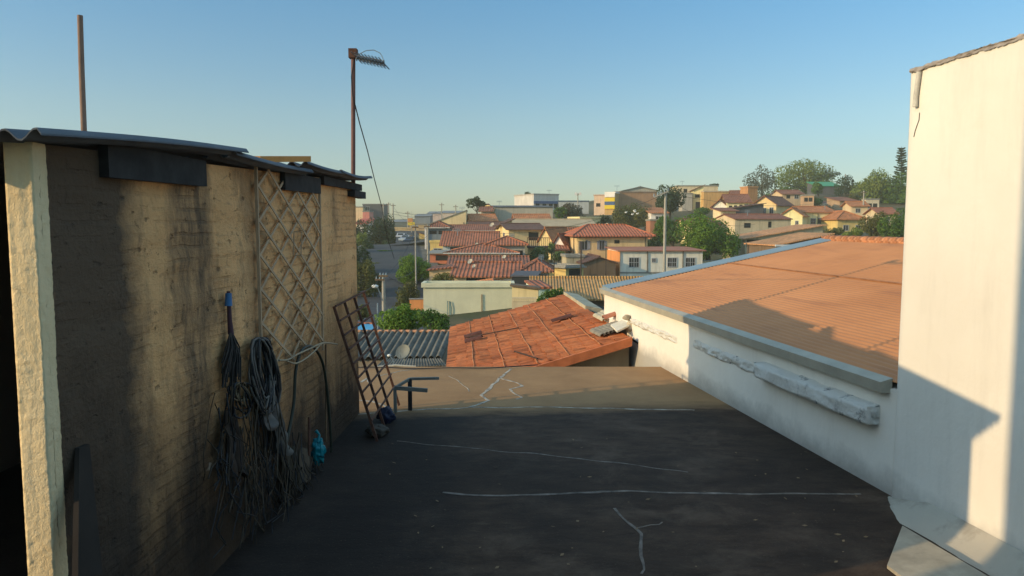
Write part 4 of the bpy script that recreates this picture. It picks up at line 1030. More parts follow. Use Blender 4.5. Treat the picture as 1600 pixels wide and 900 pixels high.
# big brown tiled roof
house('brown_tiled_house','wide tan tiled roof in front of the yellow garage','house',836,1010,467,485,45,8,'gx',437,yaw=-2,wall=BROWN,roof=BRT,ov=.4)
house('mint_wall_house','small mint walled lean-to with red tiles behind the green bush','house',838,860,452,470,42,3,'mono_f',447,yaw=10,wall=MINT,roof=RED,ov=.1)
def ex(th,Wd,d,H,rise):
    m = MB(); m.box((-.1,d+.15,H-.4),(Wd+.1,d+.3,H+rise+.75)); m.box((Wd-.0,.0,H-.6),(Wd+.14,d+.3,H+rise+.3)); part(th,'parapet',m,MINT)
    bpy.data.objects[th.name]['done'] = 1
house('dark_barn','dark shaded sheet wall with a brown capping between the tiled roofs','shed',800,838,433,452,56,3,'mono_f',430,yaw=-8,wall=plaster((.035,.04,.045),.3),roof=DKGREY,ov=.1)
house('cream_yard_house','cream yard wall under a falling brown tile capping','house',800,841,453,478,40,.8,'mono_l',449,yaw=-4,wall=pl_(.60,.48,.27),roof=BROWN,ov=.1)
m = MB(); p = at(800,471,36); q = at(838,471,36)
m.box((p.x,36,p.z-3),(q.x,36.12,p.z)); 
lt = thing('lattice_wall','pale pierced block wall below the cream yard house','wall',(p.x,36,p.z-3)); m.build('wall', BEIGE, lt)
m = MB()
for i in range(14): x = p.x+(q.x-p.x)*(i+.5)/14; m.box((x-.03,35.99,p.z-.02),(x+.03,36.05,p.z+.14))
m.box((p.x,35.98,p.z+.12),(q.x,36.1,p.z+.2)); m.build('pierced_course', BEIGE, lt)
# ---- warehouse and hilltop left
house('grey_warehouse','long grey blank warehouse wall under the white and blue building','warehouse',773,864,324,348,150,14,'mono_f',322,yaw=4,wall=pl_(.36,.34,.29),roof=DKGREY,ov=.2)
house('warehouse_end','small cream gable end joined to the left of the grey warehouse','building',765,773,328,340,151,8,'mono_l',322,yaw=14,wall=CREAM,roof=DKT,ov=.2)
def ex(th, Wd, d, H, rise):
    m = MB(); m.box((-.05,-.4,H-2.3),(Wd+.05,-.0,H-1.6)); part(th,'blue_band',m,plain('blue_band',(.05,.10,.22),.5))
house('white_block','white building with a blue band and dark windows on the skyline','building',834,873,304,324,190,12,'flat',yaw=24,wall=pl_(.42,.42,.42),roof=pl_(.3,.29,.28),wins=[('open',.15,.27,1.1,1.1),('open',.42,.27,1.1,1.1),('open',.68,.27,1.1,1.1),('open',.88,.2,1,1.8)],extra=ex)
house('white_block_wing','low blue roofed wing right of the white skyline building','building',873,920,315,328,192,10,'flat',yaw=3,wall=pl_(.36,.4,.42),roof=plain('blue_roof',(.05,.09,.16),.6),wins=[('open',.3,.5,1.5,1)])
house('sand_warehouse','sand coloured shed with a roof line rising to the right','warehouse',672,728,350,362,130,10,'mono_r',331,yaw=2,wall=pl_(.60,.47,.28),roof=M_CONC,ov=.15,wins=[('pipe',.93,.5,.1,2)])
# ---- yellow banded building
def ex(th, Wd, d, H, rise):
    m = MB()
    for z0,z1,mt,nm in ((.62,.80,YEL,'yellow_band'),(.46,.62,plain('blue_band',(.05,.10,.22),.5),'blue_band'),(.28,.46,YEL,'yellow_band'),(.82,1.0,WHITEW,'white_sign')):
        b = MB(); b.box((-.02,-.25,H*z0),(Wd*.999,-.004,H*z1-.02)); part(th,nm,b,mt)
YEL2 = plain('bright_yellow',(.72,.50,.02),.6,0,.06)
YEL_S = YEL; YEL = YEL2
house('yellow_banded_shop','building front with bright yellow and blue bands on the hilltop','shop',945,961,302,336,170,8,'flat',yaw=-24,wall=OCH,roof=WHITEW,extra=ex)
YEL = YEL_S
house('pink_old_building','faded pink building left of the yellow banded shop front','building',928,945,306,332,173,9,'flat',yaw=-20,wall=pl_(.48,.38,.30),roof=pl_(.35,.25,.2),wins=[('open',.4,.45,1,.8)])
house('brick_block','red brown brick block joined to the yellow banded shop front','building',961,1026,301,330,172,12,'flat',yaw=3,wall=pl_(.27,.17,.11),roof=pl_(.25,.17,.12))
house('grey_gable_hall','pale grey gabled hall roof showing above the brick block','hall',973,1028,298,315,200,12,'gy',292,wall=GREYW,roof=plain('hall_roof',(.25,.27,.27),.7))
house('orange_roof_cottage','small cottage with an orange roof between two dark trees','house',1017,1041,333,350,125,6,'mono_f',326,wall=WHITEW,roof=ORT,wins=[('win',.5,.5,.9,.7)])
house('red_brick_hut','red brick hut below the orange roof cottage','hut',1016,1028,345,360,122,4,'flat',wall=pl_(.28,.13,.08),roof=M_CONC)
house('ochre_block','tall ochre rendered block with flat grey top','building',1099,1146,300,330,170,10,'flat',yaw=4,wall=pl_(.42,.28,.12,g=.6),roof=pl_(.36,.31,.24))
house('white_fronted_block','white and orange fronted house joined to the ochre block','house',1082,1099,297,330,172,8,'mono_r',293,yaw=-8,wall=pl_(.70,.52,.28),roof=RED2,wins=[('open',.45,.72,1.1,.8),('door',.5,.25,1.0,1.8)])
house('pale_flat_row','long pale flat roofed row along the skyline','building',1058,1122,291,305,205,10,'flat',wall=pl_(.52,.44,.30),roof=M_CONC,wins=[('open',.2,.5,1,1)])
house('bluish_grey_house','bluish grey wall house left of the white fronted block','house',1066,1082,303,330,171,6,'flat',wall=GREYW,roof=M_CONC)  # flat block in the shared grey wall colour
house('pale_blue_gable_house','pale blue gable end house on the right hill','house',1114,1136,322,338,150,5,'gy',313,yaw=-35,wall=pl_(.55,.62,.66),roof=RED2,ov=.5,wins=[('win',.6,.55,.7,.7)])
house('arched_white_house','long white house with a row of arched openings','house',1136,1171,316,336,147,9,'gx',305,yaw=-8,wall=pl_(.68,.58,.38),roof=RED2,ov=.5,wins=[('open',.15,.6,.6,.7),('open',.38,.62,.6,.7),('open',.62,.66,.6,.7),('open',.85,.68,.6,.7)])
house('tan_gable_house','tan gable house with a long red roof on the right hill','house',1176,1213,320,341,140,9.5,'gy',307,yaw=-38,wall=pl_(.58,.46,.26),roof=RED2,ov=.45,wins=[('win',.5,.55,.5,1.0),('win',.8,.55,.6,1.1)])
house('dark_carport','dark open carport with a sheet roof below the arched house','carport',1150,1193,325,340,132,5,'mono_r',320,yaw=3,wall=DKGREY,roof=DKT,ov=.4)
house('low_tiled_house','low tiled roof with a cream wall end peeking over the big green tree','house',1074,1122,351,362,112,6,'gx',343,yaw=6,wall=CREAM,roof=RED2)
house('small_grey_house','small grey wall house between the round tree and the grey warehouse','house',752,768,330,342,146,6,'gx',324,yaw=4,wall=GREYW,roof=RED2)
house('cream_side_house','narrow cream house with a red roof right of the long low roof','house',782,800,352,372,106,6,'mono_r',345,yaw=8,wall=CREAM,roof=DKT,wins=[('win',.5,.7,.6,.9)])
house('low_white_house','low white wall house left of the dark carport','house',1126,1150,330,342,128,5,'mono_f',326,wall=pl_(.6,.5,.33),roof=RED2)
house('cream_gable_house','bright cream gable house with white windows on the right','house',1219,1254,337,360,125,4,'gy',326,yaw=-32,wall=pl_(.68,.56,.32),roof=ORT,ov=.35,wins=[('win',.75,.45,.4,.9)])
house('cream_long_house','cream side wing with a row of windows and a dark roof edge','house',1256,1307,332,357,127,8,'gx',324,yaw=4,wall=pl_(.66,.53,.29),roof=ORT,ov=.3,wins=[('bars',.28,.45,.8,.9),('bars',.5,.47,.8,.9),('win',.68,.6,.35,.5),('bars',.88,.5,.8,.9),('pipe',.42,.5,.1,2.4),('pipe',.78,.5,.1,2.4)])
house('yellow_house','small yellow house with wide red roof right of the cream wing','house',1308,1352,344,368,122,7,'hip',331,yaw=6,wall=YEL,roof=ORT,wins=[('win',.3,.5,.8,.8),('win',.75,.5,.8,.8)])
house('long_tan_house','long tan house with a thin red roof strip below the carport','house',1148,1236,343,366,110,8,'gx',336,yaw=7,wall=pl_(.46,.39,.27,g=.5),roof=RED2,ov=.2,wins=[('open',.22,.6,1,.7),('open',.62,.66,.5,.9)])
house('tan_barn','tan walled barn with a long orange mono roof rising right','barn',1164,1285,374,402,90,7,'mono_r',353,yaw=6,wall=pl_(.38,.33,.23,g=.5),roof=tile((.60,.29,.13)),ov=.35,wins=[('open',.13,.78,2.2,.9),('door',.42,.35,.9,1.5)])
def ex(th,Wd,d,H,rise):
    m = MB(); m.box((-.3,-.5,H-.05),(Wd*.55,-.36,H+.12)); part(th,'gutter',m,M_WHITE)
house('orange_roof_house','low orange roofed house with a white gutter behind the metal roof','house',1212,1298,384,400,70,6,'mono_r',366,yaw=8,wall=BROWN,roof=tile((.66,.31,.13)),ov=.25,extra=ex)
house('brick_water_tower','square brown brick water tank tower on the hill','water tower',1168,1184,293,320,158,3,'flat',yaw=14,wall=pl_(.36,.19,.09),roof=pl_(.36,.19,.09))
house('hill_white_wall','pale wall house half hidden by hilltop trees','house',1262,1320,318,330,180,8,'mono_f',315,wall=pl_(.45,.43,.38),roof=DKT,wins=[('open',.3,.5,1,1)])
house('hill_pale_house','pale house behind the pole on the right hill','house',1352,1374,312,335,175,7,'flat',wall=pl_(.55,.48,.36),roof=M_CONC,wins=[('open',.3,.6,1,1),('open',.7,.6,1,1)])
house('pink_hill_house','small pinkish house behind the roof of the arched white house','house',1144,1166,306,316,163,6,'gx',299,yaw=-12,wall=PINK,roof=RED2)
house('half_built_house','half built tan house below the spreading tree','house',1254,1272,306,318,168,5,'flat',yaw=-16,wall=pl_(.40,.27,.17),roof=M_CONC,wins=[('open',.3,.5,.8,.9),('open',.7,.5,.8,.9)])
house('long_hill_house','low long pale house along the upper slope by the dark bush','house',1222,1254,303,312,176,6,'gx',298,yaw=4,wall=pl_(.46,.36,.24),roof=RED2,wins=[('open',.3,.5,.9,.8),('win',.7,.5,.9,.8)])
house('hill_corner_house','pale house with a brown roof beside the edge of the tall white wall','house',1374,1402,334,352,135,7,'gx',326,yaw=-6,wall=pl_(.50,.42,.29),roof=RED,wins=[('win',.4,.5,.8,.9)])
house('hill_step_house','small cream house stepping up the slope behind the yellow house','house',1330,1356,322,336,150,6,'gx',316,yaw=-8,wall=pl_(.5,.4,.26),roof=ORT,wins=[('win',.4,.5,.8,.8)])
house('brown_hill_house','brown walled house under the skyline left of the pale utility pole','house',1312,1340,314,326,172,6,'mono_f',309,yaw=5,wall=pl_(.3,.22,.15),roof=RED2)
house('green_roof_hall','long dark hall with a bright green sheet roof under the spreading tree','hall',1276,1313,291,302,215,7,'mono_f',285,wall=DKGREY,roof=plain('green_sheet',(.05,.30,.14),.6),ov=.3)
# ---- far left and skyline
house('dark_skyline_building','dark building on the skyline above the dark street tree','building',567,598,320,340,215,10,'flat',wall=DKGREY,roof=pl_(.16,.15,.15),wins=[('win',.25,.7,1,1)])
house('cream_skyline_house','small cream house at the edge of the shed wall','house',556,567,324,345,212,8,'flat',wall=pl_(.55,.45,.28),roof=M_CONC)
house('pink_skyline_house','pink red fronted house below the dark skyline building','house',567,577,331,345,205,6,'flat',wall=pl_(.5,.18,.16),roof=M_CONC)
house('red_roof_cottage','red roofed white cottage behind the left street trees','house',558,573,350,365,150,6,'mono_f',343,wall=WHITEW,roof=plain('bright_red_roof',(.50,.10,.06),.7))
for a in (('pale_far_shed','pale long shed on the skyline left of the round tree',690,722,333,345,240,pl_(.5,.42,.35)),('pink_far_shed','pink grey shed on the far skyline',668,692,334,346,255,pl_(.45,.36,.33)),('grey_far_shed','grey low shed behind the yellow street sign',648,672,338,350,235,pl_(.24,.26,.28)),('dark_far_row','dark green grey row closing the end of the street',612,640,347,357,250,pl_(.14,.17,.16))):
    house(a[0],a[1],'shed',*a[2:7],8,'mono_f',a[4]-3,wall=a[7],roof=pl_(.22,.23,.24),ov=.2)
house('sandy_roadside_wall','sandy roadside wall at the far bend of the street','wall',612,668,357,372,185,1.5,'flat',wall=pl_(.46,.36,.2),roof=pl_(.46,.36,.2))
house('sandy_corner_house','tan house corner behind the pole at the far bend','house',640,672,351,370,178,5,'flat',wall=pl_(.36,.27,.16),roof=M_CONC)
house('yellow_shop_front','ochre low shop front beside the parked dark cars','shop',655,668,368,380,150,5,'mono_l',364,wall=YEL,roof=DKT)
sg = thing('yellow_sign','bright yellow and orange board on a post at the far bend of the street','sign',at(643,360,172))
p = at(637,341,172); q = at(648,352,172)
MB().box((p.x,172,q.z),(q.x,172.3,at(643,347,172).z-.02)).build('yellow_panel', YEL2, sg); MB().box((p.x,172.02,at(643,347,172).z),(at(645,347,172).x,172.28,p.z)).build('orange_panel', plain('orange_panel',(.62,.25,.08),.6), sg)
MB().tube([at(643,352,172.15),at(643,364,172.15)], .1, 6).build('post', M_POLE, sg)
# blue canopy by the grille
th = thing('blue_canopy','bright blue plastic canopy behind the rusty grille','canopy',at(570,520,27))
a_,b_,c_,d_ = at(548,522,26),at(584,522,26),at(584,506,28.5),at(552,505,28.5)
MB().slab([a_,b_,c_,d_],.06).build('sheet', plain('blue_sheet',(.06,.32,.50),.4,0,.1), th)
m = MB(); m.bar(d_,c_,.14,.1); m.build('tile_edge', RED, th)
m = MB()
for p in (a_,b_,c_,d_): m.tube([p,Vector((p.x,p.y,gz(p.x,p.y)-.5))], .04, 6)
m.build('frame_posts', M_GALV, th)
# parked cars
M_TYRE = M_BLACK
def car(label, px, py, Y, yaw, c, group=None):
    P = at(px,py,Y); th = thing('parked_car', label, 'car', P, radians(yaw), group)
    prof = [(-2.05,.35),(-2.05,.75),(-1.15,.88),(-.6,1.38),(.75,1.40),(1.45,.95),(2.05,.85),(2.05,.35)]
    m = MB(); m.hexa([Vector((x,-.82,z)) for x,z in prof], [Vector((x,.82,z)) for x,z in prof]); m.f[-len(prof)-2].reverse() if False else None
    m.build('body', plain('car_paint',c,.3,.0,.05), th, world=False)
    for x in (-1.25,1.3):
        for y in (-.8,.8):
            MB().tube([(x,y-.1,.32),(x,y+.1,.32)], .32, 12).build('wheel', M_TYRE, th, world=False)
    m = MB()
    for s_ in (-1,1): m.hexa([Vector(p) for p in ((-.95,s_*.825,.92),(1.15,s_*.825,.96),(1.15,s_*.835,.96),(-.95,s_*.835,.92))],[Vector(p) for p in ((-.5,s_*.825,1.3),(.65,s_*.825,1.32),(.65,s_*.835,1.32),(-.5,s_*.835,1.3))])
    m.build('side_windows', glass(), th, world=False)
    m = MB(); m.hexa([Vector(p) for p in ((-1.13,-.7,.91),(-1.13,.7,.91),(-1.10,.7,.90),(-1.10,-.7,.90))],[Vector(p) for p in ((-.63,-.65,1.37),(-.63,.65,1.37),(-.58,.65,1.35),(-.58,-.65,1.35))]); m.build('windscreen', glass(), th, world=False)
car('pale blue car parked at the far bend of the street',636,378,150,70,(.30,.36,.42))
car('dark blue car parked behind the pale blue one',643,381,140,75,(.04,.06,.10))
car('white car parked at the foot of the sandy roadside wall',628,374,165,80,(.6,.6,.6))
# ================================================================= trees
LF = {'dark':((.016,.032,.010),(.045,.075,.018)), 'green':((.035,.08,.012),(.11,.19,.022)), 'bright':((.05,.11,.012),(.16,.26,.026)), 'olive':((.055,.062,.016),(.15,.145,.035)),
      'brown':((.06,.05,.035),(.12,.10,.06)), 'vine':((.06,.10,.03),(.16,.22,.07)), 'grey':((.05,.06,.045),(.12,.13,.09)), 'lime':((.08,.12,.02),(.22,.26,.045))}
def tree(name, label, px, top, bot, hw, Y, kind='green', dens=1.0, lobes=9, trunk=.25, cat='tree', group=None, leafpx=2.3, flat=1.0, gap=0, seed=None, dots=None, base=None):
    rnd = random.Random(seed or int(px*7+top*13+Y))
    cT = at(px, top, Y); cB = at(px, bot, Y)
    ppm = F/Y; H = cT.z-cB.z; R = hw/ppm
    g = gz(cT.x, Y)-.3
    if base is not None: g = base
    x0 = cT.x
    th = thing(name, label, cat, (x0, Y, g), 0, group)
    zb = cB.z + 0
    ctr = Vector((x0, Y, zb + H*.5))
    rz = H*.5; ry = min(R, max(rz,R*.8))
    L = []
    for i in range(lobes):
        a = rnd.uniform(0,2*pi); e = math.asin(rnd.uniform(-.75,.95)); k = rnd.uniform(.45,.78)
        d = Vector((cos(a)*cos(e)*R, sin(a)*cos(e)*ry, sin(e)*rz))
        rr = rnd.uniform(.30,.48)
        L.append((ctr+d*k, rr))
    L.append((ctr, .55))
    # trunk and limbs
    m = MB(); tr = max(.06, R*.07)
    s0 = Vector((x0, Y, g)); s1 = Vector((x0+rnd.uniform(-.1,.1)*R, Y, zb+H*.35))
    m.tube([s0, s0.lerp(s1,.5)+Vector((rnd.uniform(-.06,.06)*R,0,0)), s1], [tr*1.3,tr,tr*.7], 7)
    for c,rr in L[:-1]:
        st_ = s0.lerp(s1, rnd.uniform(.6,1)); m.tube([st_, st_.lerp(c,.5)+Vector((0,0,-.05*R)), c], [tr*.55,tr*.35,tr*.12], 5)
    m.build('trunk', M_BARK, th)
    leaf = leafpx/ppm
    area = pi*R*rz/(leaf*leaf)
    n_ = int(min(16000, area*8*dens))
    wts = [rr*rr for c,rr in L]
    m = MB(); V = []; Fc = []
    for i in range(n_):
        c,rr = rnd.choices(L, wts)[0]
        while 1:
            v = Vector((rnd.uniform(-1,1),rnd.uniform(-1,1),rnd.uniform(-1,1)))
            if .05 < v.length_squared < 1: break
        rad = rnd.uniform(.55,1)**.6 * (1+.25*mnoise.noise(v*2+c))
        p = c + v.normalized()*rad*1.0
        p = c + Vector((v.normalized().x*R*rr*rad, v.normalized().y*ry*rr*rad, v.normalized().z*rz*rr*1.15*rad*flat))
        if p.z < g+.1: p.z = g+.1+rnd.random()*.4
        n = (v.normalized()+Vector((rnd.gauss(0,.7),rnd.gauss(0,.7),rnd.gauss(0,.7)+.35))).normalized()
        a = n.cross(Vector((rnd.gauss(0,1),rnd.gauss(0,1),rnd.gauss(0,1)))).normalized(); b = n.cross(a)
        s_ = leaf*rnd.uniform(.55,1.25)
        k = len(V); V += [p-a*s_*.7, p-b*s_*.42, p+a*s_*.7, p+b*s_*.42]; Fc.append((k,k+1,k+2,k+3))
    m.add(V, Fc); m.build('crown', leafmat(*LF[kind]), th)
    return th
tree('street_tree','tall dark street tree below the skyline left of the street',592,327,408,28,128,'dark',1.3,12)
tree('street_tree','olive leaning street tree right beside the shed wall',566,392,480,22,62,'olive',1.1,10)
tree('street_tree','pale green tree behind the red roofed cottage',563,355,395,13,120,'lime',1,7)
tree('street_tree','bright round trimmed tree on the pavement beside the tall poles',646,396,452,29,70,'bright',1.7,14)
tree('street_tree','dark low tree right of the leaning street tree',588,420,478,18,66,'dark',1,8)
tree('roadside_shrub','olive shrub below the round trimmed tree',642,440,478,26,58,'olive',1,8,cat='shrub')
tree('roadside_shrub','yellow green shrub between the round tree and the red tiled house',690,424,450,22,57,'olive',1,7,cat='shrub')
tree('garden_bush','wide leafy bush behind the corrugated lean-to roof',626,470,532,42,31,'bright',1.3,12,cat='bush',leafpx=3.2)
tree('garden_bush','dark leafy bush at the foot of the beige block',676,482,530,30,30,'green',1.2,10,cat='bush',leafpx=3.2)
for k_,(x,t_,b_,h_,y_) in enumerate(((548,380,470,30,75),(530,350,440,34,95),(555,340,400,22,135),(575,372,412,16,105))):
    tree('street_tree',['dark street tree half hidden by the shed wall','tall dark tree hidden by the shed wall','dark tree behind the leaning street tree','small dark tree shading the middle of the street'][k_],x,t_,b_,h_,y_,'dark',1.0,9)
for k_,(x,t_,b_,h_,y_) in enumerate(((470,330,470,40,62),(420,320,470,45,72),(490,315,430,40,95),(460,310,410,36,120))):
    tree('street_tree',['tree behind the shed shading the near end of the street','taller tree behind the shed left of the street','tree behind the shed shading the street crossing','farthest tree behind the shed by the street bend'][k_],x,t_,b_,h_,y_,'dark',.35,9,leafpx=4)
tree('street_tree','dark bushy tree on the near right kerb of the street',628,452,500,14,56,'olive',1.2,7)
tree('street_tree','dark tree leaning over the far left kerb of the street',606,372,402,13,118,'dark',1.2,7)
tree('street_tree','tall olive tree over the left kerb near the lamp pole',577,400,470,17,82,'olive',1.2,9)
tree('street_tree','green tree on the left kerb below the crossing',600,396,432,12,98,'green',1.2,7)
tree('round_tree','dark umbrella shaped tree standing on the skyline',744,307,326,17,142,'dark',1.3,8)
tree('hill_tree','brown leafed tree in front of the blue roofed wing',892,319,350,25,148,'brown',1.2,8)
tree('hill_tree','green tree at the right end of the grey warehouse',874,322,348,12,146,'green',1.2,7)
tree('hill_tree','small dark tree left of the wide olive tree',948,332,366,18,135,'dark',1,8)
tree('hill_tree','wide olive green tree standing behind the two storey house',986,310,372,34,130,'olive',1.4,11)
tree('hill_tree','dark tree rising above the orange roof cottage',1046,288,345,25,150,'dark',1.4,10)
tree('hill_tree','green tree behind the tall pole with a crossarm',1050,335,392,30,105,'green',1.4,11)
tree('big_tree','big bright green tree behind the end of the white house',1108,335,414,53,90,'bright',1.6,16,leafpx=2.6)
tree('hill_tree','dark small tree in the gap right of the two storey house',1020,368,392,16,100,'dark',1,7)
tree('hill_bush','small bushes below the ochre block',1093,322,340,17,140,'green',1,6,cat='bush')
tree('skyline_tree','thin airy tree at the left of the spreading skyline tree',1192,255,312,25,225,'grey',.55,14,flat=.8)
tree('spreading_tree','huge spreading tree crowning the right hill',1256,248,316,50,232,'lime',.9,18)
tree('skyline_tree','sparse treetop reaching right of the spreading tree',1290,262,285,24,236,'grey',.5,9,flat=.6)
tree('skyline_tree','dark green wood edge tree left of the lime green grove',1334,273,340,28,210,'dark',1.2,9)
tree('skyline_tree','lime green tree in the grove on the right skyline',1372,264,345,38,196,'lime',1.5,14)
tree('skyline_tree','tall green tree against the edge of the tall white wall',1402,266,345,26,192,'green',1.3,9)
tree('hill_tree','reddish brown bare tree below the skyline grove',1325,298,325,16,185,'brown',.7,8)
tree('hill_tree','olive bush tree beside the yellow house',1368,330,380,24,100,'olive',1.3,9)
tree('hill_tree','green tree in front of the tall white wall edge',1396,322,384,24,92,'green',1.2,9)
tree('hill_bush','yellow green bush in front of the yellow house',1330,355,382,18,95,'lime',1,6,cat='bush')
tree('hill_bush','grey green bush below the pale hill wall',1290,318,330,14,165,'grey',1,6,cat='bush')
tree('hill_bush','dark bush left of the tan gable house roof',1272,308,326,18,170,'green',1,6,cat='bush')
tree('hill_bush','leafy hedge behind the dark water pipes on the hilltop',1225,292,315,26,205,'green',1,8,cat='bush')
tree('yard_bush','green bush behind the orange tile roof beside the mint wall',868,446,478,22,33,'green',1.2,8,cat='bush',leafpx=2.8)
tree('yard_bush','small bush against the cream yard wall',845,462,480,10,31,'green',1.1,5,cat='bush',leafpx=2.8)
tree('yard_bush','dark shrub between the cement ridge and the white wall',962,468,490,14,21,'olive',1.2,6,cat='bush',leafpx=3)
tree('vine_hedge','pale green creeper hedge below the timber balcony',842,386,410,18,86,'vine',1.2,8,cat='hedge')
tree('vine_hedge','pale green creeper hedge beside the tan two storey house',872,388,410,14,84,'vine',1.2,7,cat='hedge')
tree('yard_tree','small leafy tree rising between the two creeper hedges',861,376,402,9,87,'vine',1.2,6)
tree('hill_bush','dark bushes between the brick block and the tan house',930,345,362,12,128,'dark',1,6,cat='bush')
tree('hill_bush','bushes on the slope below the cream wing',1300,352,372,20,105,'olive',1,7,cat='bush')
tree('skyline_tree','tiny treetop above the pale flat row',1116,285,294,9,210,'dark',1.1,5)
tree('skyline_tree','small palm like treetop on top of the white skyline building',826,299,312,6,196,'dark',1.1,5)
tree('street_tree','low bush at the far left of the corrugated roof',566,470,505,14,40,'olive',1,6,cat='bush',leafpx=2.8)
tree('hill_bush','rounded green bush hiding the left of the green roofed hall',1280,284,308,14,205,'green',1.1,7,cat='bush')
tree('hill_bush','olive bushes below the pale utility pole',1338,300,322,18,178,'olive',1.1,7,cat='bush')
# tall pine at the wall edge
def pine(px, top, bot, hw, Y):
    cT = at(px,top,Y); cB = at(px,bot,Y); g = gz(cT.x,Y)-.3
    th = thing('pine_tree','tall layered pine half hidden by the tall white wall','tree',(cT.x,Y,g))
    MB().tube([Vector((cT.x,Y,g)),cB,cT],[.4,.3,.06],7).build('trunk',M_BARK,th)
    rnd = random.Random(5); m = MB(); H = cT.z-cB.z; R = hw*Y/F
    for k in range(15):
        f = k/15; z = cB.z+H*f; r = R*(1-f*.75)
        for j in range(9):
            a = rnd.uniform(0,2*pi); 
            for q in range(14):
                e = rnd.uniform(.15,1); p = Vector((cT.x+cos(a)*r*e+rnd.gauss(0,.12), Y+sin(a)*r*e+rnd.gauss(0,.12), z+.25*r*e*e+rnd.gauss(0,.1)))
                n = Vector((rnd.gauss(0,1),rnd.gauss(0,1),rnd.gauss(0,1))).normalized(); b = n.cross(Vector((cos(a),sin(a),.3))).normalized()
                s_ = .42; d = Vector((cos(a),sin(a),.3))
                m.add([p-d*s_, p-b*s_*.35, p+d*s_, p+b*s_*.35],[(0,1,2,3)])
    m.build('crown', leafmat(*LF['dark']), th)
pine(1409,229,285,12,215)
# white blossoms / egrets on the wide olive tree: a handful of pale birds
for i,(x,y) in enumerate(((978,332),(988,335),(992,331),(996,334),(991,329))):
    p = at(x,y,125.5)
    o = MB().ball(p,.17,(1.3,.8,.8),8,6,.1).ball(p+Vector((.19,0,.13)),.07,(1,1,1),6,5).build('white_bird', M_WHITE); tag(o,'white bird perched in the wide olive green tree','bird','white birds in the olive tree')
# ================================================================= poles and wires
def pole(label, px, top, bot, Y, w, arms=(), name='utility_pole', cat='utility pole', mat=M_POLE, group=None):
    a = at(px,top,Y); b = at(px,bot,Y)
    g = min(b.z, gz(a.x,Y))-.2
    th = thing(name, label, cat, (a.x,Y,g), 0, group)
    MB().tube([(a.x,Y,g),(a.x,Y,a.z)],[w*1.15/2,w*.85/2],8).build('post', mat, th)
    for f,l,r_ in arms:
        z = a.z-(f)*Y/F
        x0 = a.x-l*Y/F; x1 = a.x+r_*Y/F
        MB().box((x0,Y-.12,z-.06),(x1,Y-.02 if w>.22 else Y-.12+.1,z+.06)).build('crossarm', M_WOOD, th)
        n = max(2, int((l+r_)/4)); m = MB()
        for k in range(n):
            x = x0+.1+(x1-x0-.2)*k/(n-1); m.tube([(x,Y-.07,z+.06),(x,Y-.07,z+.2)],[.05,.03],6)
        m.build('insulators', M_GALV, th)
    return th, Vector((a.x,Y,a.z))
t1,p1 = pole('nearest concrete utility pole with a curved street lamp arm',599,429,500,48,.24,((2,7,7),(8,13,2)))
q0 = at(598,470,47.8)
m = MB(); m.tube(smooth([at(598,470,47.8),at(594,459,47.6),at(590,450,47.4),at(587,447,47.2)],4), .035, 6); lo_ = m.build('lamp_arm', M_GALV, t1); sub('lamp_head', MB().ball(at(586,447.5,47.1), .2, (1.1,1,.6), 10, 7), M_WHITE, lo_, t1)
t2,p2 = pole('slim pale utility pole in front of the round trimmed tree',649,352,490,62,.13,((3,5,5),))
t3,p3 = pole('concrete utility pole beside the carport',668.5,350,450,80,.24,((4,6,4),))
t4,p4 = pole('tall utility pole with a slanting crossarm beside the big green tree',1040,302,448,72,.3,())
m = MB(); m.bar(at(1022,308,71.8),at(1044,299,71.8),.14,.14); m.build('crossarm', M_POLE, t4)
m = MB()
for k in range(5): c = at(1022+22*k/4,307.5-9*k/4,71.8); m.tube([c,c+Vector((0,0,.3))],[.07,.05],6)
m.build('insulators', M_GALV, t4)
t5,p5 = pole('thin dark iron pole in front of the two storey house',908,378,470,52,.11,(),name='iron_pole',cat='pole',mat=M_DOOR)
t6,p6 = pole('pale utility pole on the right hill near the pale house',1350,298,335,150,.3,((3,4,4),))
t7,p7 = pole('thin utility pole on the skyline right of the spreading tree',1321,272,300,212,.3,((3,2,2),))
t8,p8 = pole('twin headed floodlight mast above the blue roofed wing',903,302,335,185,.3,((2,4,4),),name='floodlight_mast',cat='floodlight')
MB().box((p8.x-.8,184.6,p8.z-.5),(p8.x-.15,184.95,p8.z+.2)).box((p8.x+.15,184.6,p8.z-.5),(p8.x+.8,184.95,p8.z+.2)).build('floodlights', M_WHITE, t8)
for lab,px,top,bot,Y in (('thin pole left of three on the skyline above the dark street tree',599,318,345,160),('middle pole of three on the skyline above the dark street tree',607,316,345,165),('right pole of three on the skyline above the dark street tree',614,318,350,170),('pole left of the yellow sign at the end of the street',637,330,352,200),('pole rising behind the sand coloured shed',690,317,340,190),('pole with a cable arm left of the round skyline tree',712,320,338,185)):
    pole(lab,px,top,bot,Y,.32,((3,4,4),))
pole('low steel pipe post in front of the nearest utility pole',590,474,520,40,.09,(),name='pipe_post',cat='post',mat=M_GALV)
pole('thin post on the brown wall by the yellow garage',947,383,398,74,.09,(),name='aerial_pole',cat='aerial',mat=M_DOOR)
pole('dark thin post left of the yellow garage',866,388,440,66,.08,(),name='iron_pole',cat='pole',mat=M_DOOR)
def wire(a, b, sag, label, r=.02):
    pts = [a.lerp(b,i/14)-Vector((0,0,sag*4*(i/14)*(1-i/14))) for i in range(15)]
    o = MB().tube(pts, r, 5).build('overhead_wire', M_BLACK); tag(o, label, 'wire')
wire(p1+Vector((0,0,-.1)), p2+Vector((0,0,-.3)), .6, 'overhead wire from the nearest lamp pole to the slim pale pole')
